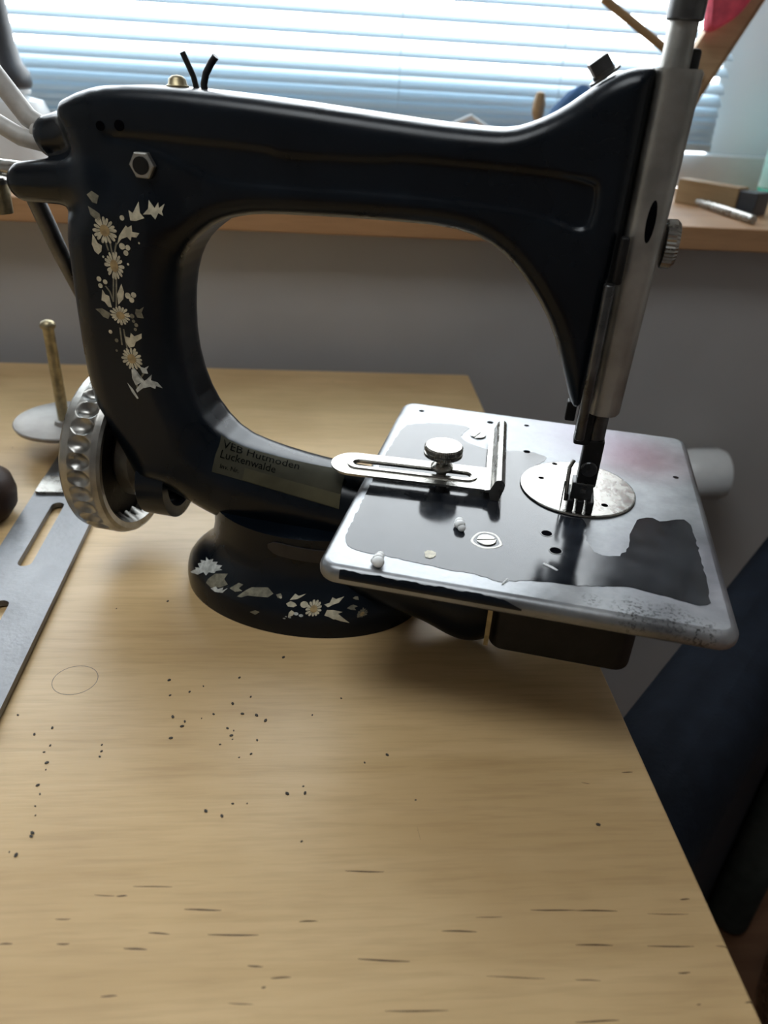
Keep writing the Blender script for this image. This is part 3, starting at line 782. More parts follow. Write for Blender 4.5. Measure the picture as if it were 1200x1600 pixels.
# ================================================================ printed decoration and sticker on the machine
PILLAR_DAISIES = [((-.10661,-.032,.26316),.00798,.0082),((-.10303,-.032,.24234),.00661,.00911),((-.10303,-.032,.21084),.00741,.00627),((-.0987,-.032,.18224),.00741,.00798)]
PILLAR_LEAVES = {'cream': [[(-.08939,-.03133,.27623),(-.08659,-.03158,.27487),(-.08284,-.03003,.28149),(-.08186,-.03151,.27527),(-.07917,-.03185,.27268),(-.08501,-.03199,.27054),(-.08861,-.03199,.27063)],[(-.08,-.03162,.27462),(-.07679,-.03072,.27804),(-.07644,-.02947,.28276),(-.07296,-.02986,.27865),(-.07085,-.02872,.28192),(-.07047,-.02921,.27877),(-.06712,-.02795,.28132),(-.0689,-.02904,.27685),(-.0682,-.02906,.27445),(-.07095,-.02978,.27596),(-.07275,-.0307,.27225),(-.07511,-.03101,.27496)],[(-.09947,-.032,.25531),(-.09723,-.032,.26106),(-.09206,-.032,.26742),(-.09078,-.032,.26628),(-.0882,-.032,.26776),(-.0882,-.032,.264),(-.08348,-.032,.26359),(-.08707,-.032,.26158),(-.08572,-.032,.26086),(-.08906,-.032,.26097),(-.08985,-.032,.25852),(-.09198,-.032,.2607),(-.09606,-.032,.25905)],[(-.11533,-.032,.26025),(-.11375,-.032,.25783),(-.11265,-.032,.25535),(-.10993,-.032,.25389),(-.11075,-.032,.25034),(-.11325,-.032,.24818),(-.11546,-.032,.24989),(-.11678,-.032,.2541)],[(-.11372,-.032,.22639),(-.11194,-.032,.22337),(-.1095,-.032,.22271),(-.10851,-.032,.21539),(-.11104,-.032,.21557),(-.11315,-.032,.21861),(-.11539,-.032,.21929)],[(-.09975,-.032,.23151),(-.0986,-.032,.22664),(-.09952,-.032,.22196),(-.10361,-.032,.2178),(-.10374,-.032,.22426)],[(-.10177,-.032,.19712),(-.09823,-.032,.19658),(-.09727,-.032,.20008),(-.09497,-.032,.19794),(-.08978,-.03157,.20037),(-.09252,-.03194,.19725),(-.09016,-.03162,.19696),(-.09442,-.032,.19412),(-.09583,-.032,.19102),(-.09964,-.032,.18956),(-.10176,-.032,.19322)]],'silver': [[(-.09999,-.032,.17452),(-.09772,-.032,.17583),(-.09543,-.032,.17309),(-.09533,-.032,.16953),(-.09135,-.032,.1675),(-.09819,-.032,.16348),(-.10024,-.032,.16836)],[(-.09386,-.032,.17734),(-.09037,-.03181,.17673),(-.08738,-.03117,.17841),(-.08902,-.0316,.17582),(-.08833,-.03156,.17286),(-.09228,-.03199,.17299)],[(-.09858,-.032,.1603),(-.09362,-.032,.16617),(-.08969,-.03189,.16871),(-.08604,-.03101,.17246),(-.0868,-.03142,.16842),(-.08284,-.03023,.16699),(-.08006,-.02928,.16288),(-.08387,-.0308,.16447),(-.08446,-.03111,.16244),(-.08768,-.03175,.16379),(-.09304,-.032,.16211),(-.09775,-.032,.15833)],[(-.10443,-.032,.1647),(-.10069,-.032,.16054),(-.09718,-.032,.1542),(-.09834,-.032,.15351),(-.10156,-.032,.1578)]],'dim': [[(-.11653,-.02974,.28274),(-.11325,-.02903,.28495),(-.1089,-.02973,.28254),(-.11031,-.03093,.27809),(-.11318,-.03079,.27865)],[(-.1166,-.0313,.27637),(-.11189,-.03166,.27435),(-.10866,-.03187,.27259),(-.10818,-.032,.26891),(-.11154,-.032,.26903),(-.11503,-.03195,.27163)],[(-.12063,-.032,.21309),(-.11586,-.032,.2141),(-.11009,-.032,.21145),(-.11221,-.032,.20742),(-.11567,-.032,.20845),(-.11785,-.032,.21104)],[(-.09171,-.03195,.21633),(-.08938,-.03166,.21605),(-.08648,-.03101,.21807),(-.08823,-.03139,.21425),(-.08734,-.03105,.2105),(-.09142,-.03188,.21073),(-.09255,-.03198,.21344)]]}
PILLAR_DOTS = {'cream': [((-.09614,-.032,.25477),.00205),((-.09233,-.032,.25427),.00171),((-.09403,-.032,.25092),.00171),((-.09393,-.03195,.27156),.0016),((-.08437,-.032,.25776),.00068),((-.09344,-.032,.24418),.0008),((-.10995,-.032,.2471),.0008),((-.11507,-.032,.23289),.00171),((-.11095,-.032,.23151),.0016),((-.11468,-.032,.22875),.0016),((-.09619,-.032,.22434),.00205),((-.09208,-.032,.22525),.00182),((-.09381,-.032,.22185),.00182),((-.11186,-.032,.19901),.00137)],'dim': [((-.09271,-.03196,.20568),.00137),((-.09367,-.032,.20271),.00114),((-.09483,-.032,.21131),.0016),((-.09422,-.032,.20808),.00114),((-.10815,-.032,.19362),.00137),((-.10912,-.032,.1866),.00091)]}
PILLAR_STEMS = [[(-.10706,-.032,.25674),(-.1059,-.032,.25124)],[(-.1041,-.032,.25702),(-.10353,-.032,.2493)],[(-.09978,-.032,.25657),(-.10236,-.032,.24855)],[(-.10474,-.032,.23504),(-.10695,-.032,.21929)],[(-.10272,-.032,.23525),(-.10541,-.032,.21574)],[(-.11113,-.032,.22895),(-.10859,-.032,.22557),(-.10695,-.032,.21929)],[(-.10465,-.032,.20256),(-.10467,-.032,.19091)],[(-.10217,-.032,.2019),(-.10123,-.032,.18936)],[(-.0978,-.032,.16663),(-.09695,-.032,.16053)],[(-.09069,-.03189,.17368),(-.09564,-.032,.16692)]]
FOOT_DAISIES = [((.03756,-.06045,.02326),.00616,.008624),((.0707,-.05046,.01905),.00402,.005628)]
FOOT_LEAVES = {'silver': [[(-.06982,-.03297,.01496),(-.06333,-.03627,.02106),(-.06489,-.03446,.02122),(-.05973,-.03724,.02362),(-.06303,-.03317,.02411),(-.0595,-.03407,.02625),(-.0614,-.03143,.02665),(-.0555,-.03435,.02891),(-.05687,-.03106,.03016),(-.05309,-.03458,.03038),(-.0488,-.03566,.03276),(-.049,-.03712,.0312),(-.04371,-.03893,.03345),(-.04481,-.04002,.03148),(-.03869,-.04226,.03339),(-.04062,-.04311,.0311),(-.03777,-.04473,.03113),(-.04322,-.04409,.02876),(-.04427,-.04522,.02716),(-.04959,-.04321,.0257),(-.05135,-.04455,.02325),(-.05482,-.04162,.02354),(-.05998,-.0406,.01961)],[(-.04475,-.05207,.01819),(-.03995,-.05272,.02133),(-.03793,-.05423,.02034),(-.03339,-.05447,.02313),(-.03372,-.05564,.02109),(-.02941,-.05543,.02384),(-.03343,-.05654,.01964),(-.04003,-.05471,.01775)]],'dim': [[(-.04879,-.04719,.02227),(-.04337,-.04563,.02729),(-.03226,-.04766,.03097),(-.0342,-.05029,.02745),(-.03007,-.05361,.0257),(-.03573,-.05409,.02237),(-.04488,-.05168,.01872),(-.04997,-.04824,.01942)],[(-.0279,-.05561,.02428),(-.02146,-.05356,.02912),(-.0175,-.0547,.02912),(-.02048,-.0563,.02635),(-.01713,-.05776,.02565),(-.02281,-.0578,.02365)],[(-.02068,-.05985,.02147),(-.01441,-.05747,.02685),(-.01063,-.05623,.02921),(-.00644,-.05622,.0301),(.00182,-.05602,.03171),(.0068,-.05857,.02893),(.00332,-.06049,.02633),(-.00639,-.06042,.02498),(-.01213,-.05999,.02424),(-.01687,-.06056,.02199)],[(.00893,-.0588,.02875),(.01204,-.05788,.02989),(.01381,-.05911,.02841),(.0108,-.0603,.027)],[(.06004,-.053,.0235),(.06212,-.05085,.02481),(.06382,-.04969,.02515),(.06709,-.04915,.02384),(.06486,-.05085,.0233),(.06634,-.05117,.0219),(.06267,-.05264,.02251)],[(.06234,-.04706,.02861),(.0639,-.0454,.02937),(.06572,-.04456,.02916),(.06684,-.04603,.02721),(.06434,-.04687,.02776)],[(-.00921,-.06498,.01376),(-.0049,-.0651,.01647),(-.00127,-.0656,.01601),(-.00476,-.06579,.01288)]],'cream': [[(.01955,-.06,.02707),(.02251,-.05657,.03088),(.02538,-.05707,.02993),(.03018,-.05514,.03151),(.02745,-.05718,.02949),(.02457,-.05875,.02806)],[(.01744,-.06187,.02473),(.02032,-.06029,.02664),(.02384,-.06067,.02574),(.02543,-.06141,.02453),(.02311,-.06259,.02327),(.01911,-.06281,.02336)],[(.02011,-.06599,.01617),(.02043,-.06481,.01944),(.02212,-.06374,.02146),(.02497,-.06418,.01999),(.02329,-.06528,.01799)],[(.04421,-.05667,.02598),(.04768,-.0548,.02699),(.04877,-.05176,.02987),(.05148,-.05175,.02883),(.05661,-.04847,.03),(.05383,-.05274,.02683),(.05038,-.05477,.02594),(.04704,-.05707,.02446)],[(.04547,-.06064,.01946),(.04677,-.05838,.02294),(.05109,-.05704,.0229),(.05742,-.05552,.02154),(.05455,-.05719,.02052),(.05797,-.0572,.01802),(.0632,-.05613,.01342),(.057,-.05831,.01535),(.05322,-.05936,.01695),(.05199,-.05977,.01698),(.04937,-.0601,.01829)]]}
FOOT_DOTS = {'silver': [((.01749,-.06634,.01502),.00107),((.02143,-.06587,.01637),.00121),((.0257,-.06435,.01946),.00174),((.02934,-.06432,.01862),.00161),((.01875,-.06597,.01667),.0008)],'cream': [((.03041,-.06007,.02545),.00295),((.01264,-.05967,.02775),.00107)]}
STICKER = [(-.04659,-.01427,.12622),(.04385,-.00399,.10779),(.04613,-.02941,.08991),(-.04789,-.03014,.10453)]

def foot_sdf(X, Y, Z):
    rho = np.sqrt(((X - FC[0]) / FA) ** 2 + ((Y - FC[1]) / FB) ** 2) * .078
    return seg_dist([(0, 0)] + [(r * .078, z) for r, z in FOOT] + [(0, .072)], rho, Z)


def decal(name, polys, fn, mat, parent, off=.00035, cuts=2):
    """flat printed shapes laid onto the curved casting"""
    bm = bmesh.new()
    for P in polys:
        bm.faces.new([bm.verts.new(p) for p in P])
    bmesh.ops.triangulate(bm, faces=bm.faces[:])
    if cuts: bmesh.ops.subdivide_edges(bm, edges=bm.edges[:], cuts=cuts, use_grid_fill=True)
    V = np.array([v.co[:] for v in bm.verts]); V = to_surface(fn, V, off)
    for v, p in zip(bm.verts, V): v.co = p
    bm.normal_update()
    for f in bm.faces:
        if (f.normal.y > 0) if fn is frame_sdf else (f.normal.z < 0): f.normal_flip()
        f.smooth = True
    me = bpy.data.meshes.new(name); bm.to_mesh(me); bm.free(); me.materials.append(mat)
    o = bpy.data.objects.new(name, me); COL.objects.link(o); o.parent = parent
    return o

def daisy(c, ru, rv, fn, parent, up, petals=15, mat='cream_print', seed=0):
    rnd = random.Random(seed); c = Vector(c); U = Vector((1, 0, 0)); W = Vector(up)
    out = []
    for k in range(petals):
        a = 2 * math.pi * k / petals + rnd.uniform(-.06, .06); da = math.pi / petals * .92; L = rnd.uniform(.9, 1.06)
        P = []
        for r_, s_ in ((.22, -.5), (.75, -.95), (.95, -.55), (1.0, 0), (.95, .55), (.75, .95), (.22, .5)):
            t = a + da * s_; P.append(c + U * (math.cos(t) * ru * r_ * L) + W * (math.sin(t) * rv * r_ * L))
        out.append(P)
    o = decal('daisy_decal', out, fn, MAT[mat], parent, .00035, 1)
    disc = [[c + U * (math.cos(2 * math.pi * k / 14) * ru * .42) + W * (math.sin(2 * math.pi * k / 14) * rv * .42) for k in range(14)]]
    decal('daisy_centre', disc, fn, MAT['tan_print'], o, .0006, 1)
    return o
def dot(c, r, up, n=9):
    c = Vector(c); W = Vector(up)
    return [c + Vector((1, 0, 0)) * (r * math.cos(2 * math.pi * k / n)) + W * (r * math.sin(2 * math.pi * k / n)) for k in range(n)]
def strip(L, w):
    L = [Vector(p) for p in L]; t = (L[-1] - L[0]).normalized(); s_ = t.cross(Vector((0, 1, 0))).normalized() * w
    return [p + s_ for p in L] + [p - s_ for p in reversed(L)]
for i, (c, ru, rv) in enumerate(PILLAR_DAISIES): daisy(c, ru, rv, frame_sdf, machine, (0, 0, 1), 16, 'cream_print', i)
PM = {'cream': 'cream_print', 'silver': 'silver_print', 'dim': 'dim_print'}
for k, LL in PILLAR_LEAVES.items():
    for P in LL: decal('leaf_decal', [P], frame_sdf, MAT[PM[k]], machine)
for k, LL in PILLAR_DOTS.items(): [decal('berry_decal', [dot(c, r, (0, 0, 1))], frame_sdf, MAT[PM[k]], machine, .0004, 0) for c, r in LL]
decal('stem_decal', [strip(L, .00055) for L in PILLAR_STEMS], frame_sdf, MAT['dim_print'], machine, .0003, 1)
for i, (c, ru, rv) in enumerate(FOOT_DAISIES): daisy(c, ru, rv, foot_sdf, machine, (0, .94, .3), 13, 'dim_print' if i else 'cream_print', 7 + i)
for k, LL in FOOT_LEAVES.items():
    for P in LL: decal('leaf_decal', [P], foot_sdf, MAT[PM[k]], machine, .0004)
for k, LL in FOOT_DOTS.items(): [decal('berry_decal', [dot(c, r, (0, .94, .3))], foot_sdf, MAT[PM[k]], machine, .0005, 0) for c, r in LL]

# sticker wrapped around the lower arm, with its typed lines
ST = [Vector(p) for p in STICKER]
def st_pt(u, v): return (ST[0] * (1 - u) + ST[1] * u) * (1 - v) + (ST[3] * (1 - u) + ST[2] * u) * v
def patch(name, u0, u1, v0, v1, off, mat, parent, n=28, m_=12):
    P = np.array([st_pt(u0 + (u1 - u0) * i / n, v0 + (v1 - v0) * j / m_) for j in range(m_ + 1) for i in range(n + 1)])
    P = to_surface(frame_sdf, P, off)
    F = [(j * (n + 1) + i, (j + 1) * (n + 1) + i, (j + 1) * (n + 1) + i + 1, j * (n + 1) + i + 1) for j in range(m_) for i in range(n)]
    return MB().add(P.tolist(), F).build(name, mat, parent, smooth=80)
stick = patch('sticker', 0, 1, 0, 1, .0004, MAT['sticker_dark'], machine)
stick['label'] = 'yellowed paper sticker with typed black lines'
patch('sticker_strip', .24, 1, .66, .98, .0006, MAT['sticker'], stick)
def text_on(name, txt, u0, u1, v, parent, off=.0008):
    cu = bpy.data.curves.new(name, 'FONT'); cu.body = txt; cu.size = 1.0; cu.resolution_u = 2
    t = bpy.data.objects.new(name, cu); COL.objects.link(t); bpy.context.view_layer.update()
    me = bpy.data.meshes.new_from_object(t.evaluated_get(bpy.context.evaluated_depsgraph_get()))
    bpy.data.objects.remove(t)
    V = np.array([q.co[:] for q in me.vertices]); w = V[:, 0].max()
    Lu = (ST[1] - ST[0]).length; Lv = (ST[3] - ST[0]).length
    k = (u1 - u0) / w                      # font unit -> u
    P = np.array([st_pt(u0 + x * k, v - y * k * Lu / Lv) for x, y, z in V])
    P = to_surface(frame_sdf, P, off)
    for q, p in zip(me.vertices, P): q.co = p
    me.materials.clear(); me.materials.append(MAT['ink'])
    o = bpy.data.objects.new(name, me); COL.objects.link(o); o.parent = parent; return o
text_on('printed_text', 'VEB Hutmoden', .03, .64, .33, stick)
text_on('printed_text', 'Luckenwalde', .03, .47, .58, stick)
text_on('printed_text', 'Inv. Nr.', .05, .20, .84, stick)

# small scraps lying on the bed
def bits(name, spheres, label, cat, mat):
    a0 = spheres[0]; c, s_ = math.cos(MACHINE_YAW), math.sin(MACHINE_YAW)
    wx = MACHINE_AT[0] + a0[0] * c - a0[1] * s_; wy = MACHINE_AT[1] + a0[0] * s_ + a0[1] * c
    mb = MB()
    for x, y, r in spheres:
        mb.lathe([(r * math.sin(math.pi * k / 8) + 1e-5, r * .9 - r * .9 * math.cos(math.pi * k / 8)) for k in range(9)], 14, (x - a0[0], y - a0[1], 0))
    return tag(mb.build(name, mat, None, smooth=60, loc=(wx, wy, BZ + .00025), rz=MACHINE_YAW), label, cat)
bits('foam_crumb', [(.1330, -.0585, .0030), (.1338, -.0625, .0034), (.1352, -.0652, .0026), (.1318, -.0610, .0022)], 'white foam crumb near the middle of the machine bed', 'crumb', MAT['foam'])
o = bits('foam_crumb', [(.0930, -.1150, .0034), (.0938, -.1185, .0036), (.0932, -.1105, .0026), (.0912, -.1165, .0024)], 'white foam crumb on the front rim of the machine bed', 'crumb', MAT['foam'])
def flake(name, poly, label, cat, mat, th=.0004):
    ax = sum(p[0] for p in poly) / len(poly); ay = sum(p[1] for p in poly) / len(poly); c, s_ = math.cos(MACHINE_YAW), math.sin(MACHINE_YAW)
    o = MB().prism([(x - ax, y - ay) for x, y in poly], 0, th).build(name, mat, None, loc=(MACHINE_AT[0] + ax * c - ay * s_, MACHINE_AT[1] + ax * s_ + ay * c, BZ + .00025), rz=MACHINE_YAW)
    return tag(o, label, cat)
flake('paint_flake', [(.1207 + .0036 * math.cos(R(a)) * (1 + .2 * math.sin(a)), -.0975 + .0042 * math.sin(R(a))) for a in range(0, 360, 40)], 'round cream flake on the front left of the machine bed', 'flake', MAT['cream_print'])
flake('paper_shred', [(.1875, -.0865), (.1925, -.0885), (.1960, -.0915), (.1950, -.0922), (.1910, -.0900), (.1872, -.0880)], 'thin white shred in front of the needle plate', 'shred', MAT['foam'])
flake('thread_scrap', [(.1650, -.1150), (.1660, -.1145), (.1680, -.1095), (.1672, -.1092)], 'short white thread scrap at the front paint edge', 'thread', MAT['foam'])

# ================================================================ things on the table
CRUMBS = [(-.099,.385),(-.053,.387),(-.084,.374),(-.096,.371),(-.091,.352),(-.083,.348),(-.084,.344),(-.055,.363),(-.066,.354),(-.056,.342),(-.052,.34),(-.053,.336),(-.052,.333),(-.059,.329),(-.037,.332),(-.033,.348),(-.044,.369),(-.162,.344),(-.159,.33),(-.161,.325),(-.157,.317),(-.156,.312),(-.157,.301),(-.154,.295),(-.154,.287),(-.152,.281),(-.15,.27),(-.15,.268),(-.158,.259),(-.154,.257),(-.186,.355),(-.171,.339),(-.129,.33),(-.128,.325),(-.128,.321),(-.047,.286),(-.039,.286),(-.052,.278),(-.008,.261),(-.017,.292),(-.008,.297),(-.151,.462),(-.115,.471),(-.099,.386),(.015,.367),(.056,.286),(.042,.319),(.157,.267),(-.337,.81),(-.317,.729),(.014,.94)]
STREAKS = [(-.124,.222,-.117,.222),(-.12,.21,-.114,.21),(-.146,.211,-.14,.211),(-.079,.214,-.069,.213),(-.051,.212,-.027,.211),(-.008,.217,0,.217),(-.031,.197,-.024,.196),(-.02,.191,-.011,.191),(-.091,.238,-.072,.237),(-.098,.233,-.093,.233),(-.064,.225,-.046,.224),(-.109,.234,-.099,.233),(-.024,.187,-.022,.187),(-.089,.207,-.078,.206),(-.094,.186,-.087,.186),(-.038,.181,-.027,.18),(.13,.218,.151,.217),(.166,.215,.187,.214),(.125,.201,.143,.2),(.16,.199,.183,.198),(.194,.198,.2,.197),(.12,.185,.132,.184),(.115,.167,.135,.167),(.196,.172,.2,.172),(.17,.186,.176,.186),(.186,.222,.191,.222),(.173,.172,.175,.172),(.156,.296,.161,.295),(.183,.303,.19,.303),(.079,.216,.092,.216),(.061,.21,.078,.209),(.079,.188,.106,.186),(.015,.243,.035,.242),(.055,.269,.056,.26),(.02,.198,.044,.196),(.031,.175,.059,.174),(.107,.219,.13,.218),(-.007,.217,.001,.217)]
MAT['crumb'] = plain('dark_crumb', (.035, .028, .022), .7, var=.3)
MAT['streak'] = plain('dark_grain_streak', (.11, .062, .026), .6, var=.3, scale=400)
MAT['pencil'] = plain('pencil_grey', (.16, .135, .10), .6, var=.3, scale=400)
rnd = random.Random(4); mb = MB()
for x, y in CRUMBS + [(rnd.gauss(-.05, .05), rnd.gauss(.34, .03)) for _ in range(12)]:
    r = rnd.uniform(.00035, .0009); a0 = rnd.uniform(0, 6)
    mb.loft([[(x + r * (1.5 * math.cos(a0) * math.cos(t) - math.sin(a0) * math.sin(t)), y + r * (1.5 * math.sin(a0) * math.cos(t) + math.cos(a0) * math.sin(t)), z) for t in (0, 1.1, 2.3, 3.3, 4.4, 5.4)] for z in (0, r * .7)])
tag(mb.build('wood_crumbs', MAT['crumb'], None, rz=TABLE_YAW), 'dark crumbs scattered over the bare table top', 'crumbs', kind='stuff')
mb = MB()
for x0, y0, x1, y1 in STREAKS:          # open pores of the grain, slightly proud slivers set into the wood
    w = rnd.uniform(.00018, .00042); n = 6; up = []; dn = []
    for k in range(n + 1):
        t = k / n; x = x0 + (x1 - x0) * t; y = y0 + (y1 - y0) * t + .0001 * math.sin(t * 5 + x0 * 90); ww = w * math.sin(math.pi * (.08 + .84 * t))
        up.append((x, y + ww)); dn.append((x, y - ww))
    mb.prism(up + dn[::-1], -.0006, .00008)
gs = mb.tf(Matrix.Translation((.60, -.5, TZ))).build('grain_streaks', MAT['streak'], table); gs['kind'] = 'stuff'
cx, cy = -.160, .386
ring = []
for r_, z in ((.0145, -.0003), (.0145, .00006), (.0141, .00006), (.0141, -.0003)):
    ring.append([(cx + .60 + r_ * math.cos(R(a)), cy - .5 + r_ * .95 * math.sin(R(a)), z + TZ) for a in range(0, 360, 8)])
MB().loft(ring, False).build('pencil_ring', MAT['pencil'], table)

MAT['strap'] = plain('grey_steel_strap', (.19, .19, .195), .46, .75, var=.18, scale=40, rvar=.1, bump=.15, bump_scale=250)
MAT['dish'] = plain('grey_dish_metal', (.30, .28, .26), .5, .6, var=.12, scale=50)
stand = empty('spool_stand', (-.294, .640, 0), math.atan2(-.994, .112))
tag(stand, 'slotted steel strap carrying a dish with an upright spool pin', 'spool stand')
# strap runs along local +x (towards the photographer)
outl = rrect(-.055, .46, -.031, .031, .004, 3)
st_o = MB().loft([[(x, y, z) for x, y in outl] for z in (.0015, .0065)]).build('strap', MAT['strap'])
cut = MB()
for x0, x1 in ((.058, .158), (.202, .300), (.345, .44)):
    cut.prism([(x0 + .0055 + .0055 * math.sin(R(180 * k / 10 + 180)), .0055 * math.cos(R(180 * k / 10 + 180)) - .004) for k in range(11)] + [(x1 - .0055 + .0055 * math.sin(R(180 * k / 10)), .0055 * math.cos(R(180 * k / 10)) - .004) for k in range(11)], -.01, .02)
boolean_cut(st_o, cut); st_o.parent = stand; st_o.data.polygons.foreach_set('use_smooth', [False] * len(st_o.data.polygons))
slab(.012, .044, -.030, .026, .004, .0065, .0095, .0008).build('clamp_plate', MAT['nickel'], stand, smooth=40)
MB().lathe([(.0075, .0095), (.0075, .0105), (.0050, .0108), (.0050, .0150), (.0030, .0160)], 24, (.024, 0, 0)).build('clamp_bolt', MAT['nickel'], stand, smooth=35)
MB().loft([[(x, y, z) for x, y in ((-.052, -.012), (-.052, .012), (.012, .012), (.012, -.012))] for z in (.0065, .0085)]).build('bracket_foot', MAT['dark_iron'], stand)
slab(-.046, -.040, -.012, .012, .002, .0085, .028, .0008).build('bracket_post', MAT['dark_iron'], stand, smooth=40)
dish = MB().lathe([(.006, .026), (.040, .0265), (.0465, .0300), (.0480, .0335), (.0472, .0345), (.0455, .0335), (.0400, .0305), (.010, .0300), (.0085, .0340), (.006, .0345)], 64, (-.062, -.028, 0)).build('spool_dish', MAT['dish'], stand, smooth=50)
MB().lathe([(.0056, .030), (.0052, .126), (.0054, .1275), (.0070, .1290), (.0072, .1315), (.0056, .1345), (.0020, .1360)], 24, (-.062, -.028, 0)).build('spool_pin', MAT['brass'], stand, smooth=50)

MAT['brown'] = plain('dark_brown_wood', (.030, .014, .008), .55, var=.25, scale=40, spec=.25)
kb = MB().lathe([(.014, 0), (.027, .003), (.033, .012), (.0345, .024), (.032, .036), (.022, .045), (.006, .048)], 40).build('wooden_stopper', MAT['brown'], None, smooth=60, loc=(-.354, .560, 0))
tag(kb, 'dark brown rounded wooden stopper at the left edge of the table', 'stopper')

# ================================================================ things on the window sill
SZ = .201
b_ = empty('pump_bottle', tloc(-.414, 1.15, SZ), TABLE_YAW)
tag(b_, 'white bottle with a dark grey tapered top at the left end of sill', 'bottle')
MB().lathe([(.047, 0), (.052, .004), (.052, .080), (.046, .094), (.026, .099), (.026, .103)], 40).build('bottle_body', MAT['frame_white'], b_, smooth=45)
MB().lathe([(.032, .102), (.033, .106), (.030, .109)], 32).build('collar', MAT['frame_white'], b_, smooth=45)
MAT['dark_plastic'] = plain('dark_grey_plastic', (.030, .032, .038), .45, var=.1)
MB().lathe([(.034, .109), (.036, .113), (.035, .126), (.028, .136), (.023, .160), (.020, .200), (.018, .300), (.012, .306)], 32).build('tapered_top', MAT['dark_plastic'], b_, smooth=45)

MAT['blue'] = plain('blue_cloth', (.030, .095, .22), .75, var=.25, scale=40, bump=.3, bump_scale=120)
def lump(name, prof, n, seed, amp, mat, loc, lobes=5, sx=1.0, sy=1.0):
    r_ = random.Random(seed); ph = [r_.uniform(0, 6) for _ in range(4)]
    loops = []
    for j, (q, z) in enumerate(prof):
        loops.append([(q * sx * (1 + amp * math.sin(lobes * a + ph[0] + z * 9) + amp * .6 * math.sin((lobes + 3) * a + ph[1])) * math.cos(a), q * sy * (1 + amp * math.sin(lobes * a + ph[0] + z * 9) + amp * .6 * math.sin((lobes + 3) * a + ph[1])) * math.sin(a), z) for a in [2 * math.pi * k / n for k in range(n)]])
    return MB().loft(loops).build(name, mat, None, smooth=70, loc=loc, rz=TABLE_YAW)
o = lump('cloth_pouch', [(.050, 0), (.062, .01), (.058, .05), (.050, .09), (.040, .118), (.020, .140), (.004, .149)], 40, 2, .07, MAT['blue'], tloc(.362, 1.20, SZ), 4, 1.0, .6)
tag(o, 'blue cloth pouch with a pointed top behind the machine arm', 'pouch')
MAT['pale_wood'] = wood_mat('pale_wood', (.52, .37, .22), (.42, .29, .16), (3, 40, 40), .5)
MAT['tan_wood'] = wood_mat('tan_wood', (.36, .24, .12), (.28, .18, .085), (3, 40, 40), .5)
br_ = empty('brush', tloc(.306, 1.23, SZ), TABLE_YAW); tag(br_, 'small brush with a tan tip left of the blue pouch', 'brush')
MB().rod((0.01, 0, .001), (.004, 0, .105), .0045).build('handle', MAT['frame_white'], br_, smooth=40)
MB().lathe([(.0045, .100), (.0085, .108), (.0095, .122), (.0060, .136), (.001, .138)], 20, (.003, 0, 0)).build('tip', MAT['tan_wood'], br_, smooth=50)
cb = MB().tube([(0, 0, .003), (.01, 0, .05), (.03, 0, .085), (.06, 0, .098), (.085, 0, .085), (.095, 0, .05), (.10, 0, .003)], .004, 10).build('cable_loop', MAT['frame_white'], None, smooth=60, loc=tloc(.16, 1.28, SZ), rz=TABLE_YAW)
tag(cb, 'white cable loop standing up behind the machine arm', 'cable')

ws = empty('wooden_stand', tloc(.441, 1.22, SZ), TABLE_YAW); tag(ws, 'leaning pale wooden board with a thin crossing stick right of the machine head', 'wooden stand')
ang = math.atan(.486)
pl = MB().box(-.0225, .0225, -.009, .009, .012, .50).tf(Matrix.Rotation(ang, 4, 'Y')).build('board', MAT['pale_wood'], ws, bevel=.0015)
MB().box(.0226, .0262, -.009, .009, .013, .499).tf(Matrix.Rotation(ang, 4, 'Y')).build('board_edge', MAT['tan_wood'], ws)
MB().rod((-.072, -.016, .251), (.092, -.016, .164), .0058, bev=.001).build('stick', MAT['tan_wood'], ws, smooth=40)
MAT['pink'] = plain('pink_red_cloth', (.62, .085, .13), .8, var=.2, scale=60, bump=.3, bump_scale=150)
outl = [(-.030, .150), (-.006, .010), (.004, -.004), (.020, .004), (.045, .030), (.082, .080), (.105, .150)]
loops = []
for d_ in (-.010, -.016, -.006, .004):
    k = 1 if d_ != -.016 else .93
    loops.append([((x - .03) * k + .03 + .003 * math.sin(z * 60), d_ + .004 * math.sin(x * 120 + z * 40), (z - .07) * k + .07) for x, z in smooth_closed(outl, 2)])
o = MB().loft(loops).build('pink_cloth', MAT['pink'], None, smooth=60, loc=tloc(.514, 1.195, .423), rz=TABLE_YAW)
tag(o, 'pink-red cloth hung over the leaning wooden board', 'cloth')
m, nt, b = new_mat('milky_plastic'); b.inputs['Base Color'].default_value = (.72, .76, .78, 1); b.inputs['Roughness'].default_value = .4
tl = N(nt, 'ShaderNodeBsdfTranslucent'); tl.inputs[0].default_value = (.55, .60, .62, 1); mixs = N(nt, 'ShaderNodeMixShader'); mixs.inputs[0].default_value = .15
nt.links.new(b.outputs[0], mixs.inputs[1]); nt.links.new(tl.outputs[0], mixs.inputs[2]); nt.links.new(mixs.outputs[0], nt.nodes['Material Output'].inputs[0]); MAT['milky'] = m
o = slab(-.07, .07, -.16, .16, .012, 0, .005, .002).tf(Matrix.Translation((0, 0, .16)) @ Matrix.Rotation(R(90), 4, 'X')).build('plastic_sheet', MAT['milky'], None, smooth=40, loc=tloc(.722, 1.415, .256), rz=TABLE_YAW)
tag(o, 'milky white plastic sheet leaning upright at the right end of window', 'plastic sheet')
wb = empty('wood_block', tloc(.578, 1.176, SZ), TABLE_YAW + math.atan2(-.85, .52)); tag(wb, 'brown wooden block lying on the sill with a dark end', 'wood block')
MB().box(-.058, .045, -.012, .014, 0, .034).build('block', MAT['tan_wood'], wb, bevel=.0015)
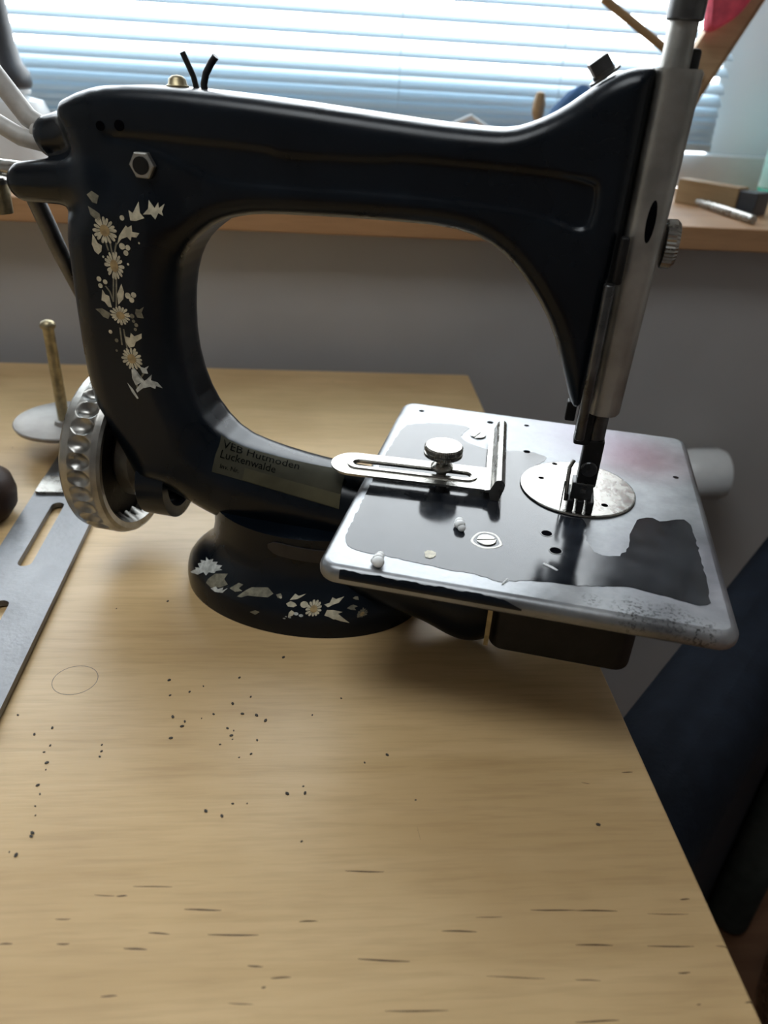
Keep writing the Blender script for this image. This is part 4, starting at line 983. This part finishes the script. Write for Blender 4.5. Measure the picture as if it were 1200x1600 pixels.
MB().box(.0452, .075, -.011, .022, 0, .031).build('dark_end', MAT['dark_plastic'], wb, bevel=.002)
rd = MB().rod((0, 0, 0), (.013, -.19, 0), .006, bev=.001).build('metal_rod', MAT['nickel'], None, smooth=40, loc=tloc(.560, 1.228, SZ + .006), rz=TABLE_YAW)
tag(rd, 'silver metal tube lying on the sill beside the wood block', 'metal tube')
mb_ = empty('mint_bottle', tloc(.772, 1.34, SZ), TABLE_YAW); tag(mb_, 'mint green plastic bottle at the far right end of sill', 'bottle')
MAT['mint'] = plain('mint_plastic', (.42, .72, .68), .35, var=.04); MAT['green'] = plain('green_plastic', (.02, .34, .22), .4)
MB().lathe([(.034, .012), (.036, .014), (.036, .130), (.030, .150), (.014, .160), (.014, .175)], 36).build('bottle_body', MAT['mint'], mb_, smooth=45)
MB().lathe([(.034, 0), (.0365, .002), (.0365, .011), (.035, .0125)], 36).build('base_band', MAT['green'], mb_, smooth=45)

# ================================================================ right of the table
vl = empty('radiator_valve', tloc(.562, .985, -.150), TABLE_YAW); tag(vl, 'white round radiator valve head on the grey wall', 'radiator valve')
MB().lathe([(.022, -.030), (.028, -.026), (.036, -.018), (.039, .0), (.040, .036), (.037, .044), (.026, .048)], 40, (0, 0, 0), 'x').build('valve_head', MAT['frame_white'], vl, smooth=40)
MB().lathe([(.014, -.075), (.014, -.030)], 24, (0, 0, 0), 'x').build('valve_neck', MAT['nickel'], vl, smooth=40)
MB().tube([(-.070, 0, 0), (-.085, .006, 0), (-.090, .02, 0), (-.090, .056, 0)], .009, 14).build('pipe', MAT['frame_white'], vl, smooth=60)
MAT['navy'] = plain('navy_fabric', (.006, .0085, .014), .85, var=.2, scale=50, bump=.3, bump_scale=220, spec=.12)
MAT['olive'] = plain('grey_green_fabric', (.045, .055, .048), .85, var=.2, scale=50, bump=.3, bump_scale=220)
o = slab(-.42, .42, -.053, .053, .048, 0, .64, .040, 8, 6).build('padded_bag', MAT['navy'], None, smooth=60, loc=tloc(.450, .583, FLOOR_Z), rz=TABLE_YAW + R(46))
tag(o, 'long navy blue padded bag standing on the floor beside the table', 'bag')
o = slab(-.12, .12, -.030, .030, .02, 0, .40, .02, 6, 5).build('grey_cushion', MAT['olive'], None, smooth=60, loc=tloc(.690, .710, FLOOR_Z), rz=TABLE_YAW + R(46))
tag(o, 'grey-green cushion standing against the navy bag', 'cushion')
o = MB().lathe([(.080, 0), (.085, .004), (.102, .150), (.1065, .153), (.1065, .158), (.102, .159), (.098, .152), (.080, .010), (.02, .008)], 56).build('steel_basin', MAT['nickel'], None, smooth=50, loc=tloc(.690, .490, FLOOR_Z))
tag(o, 'shiny steel basin on the brown floor', 'basin')
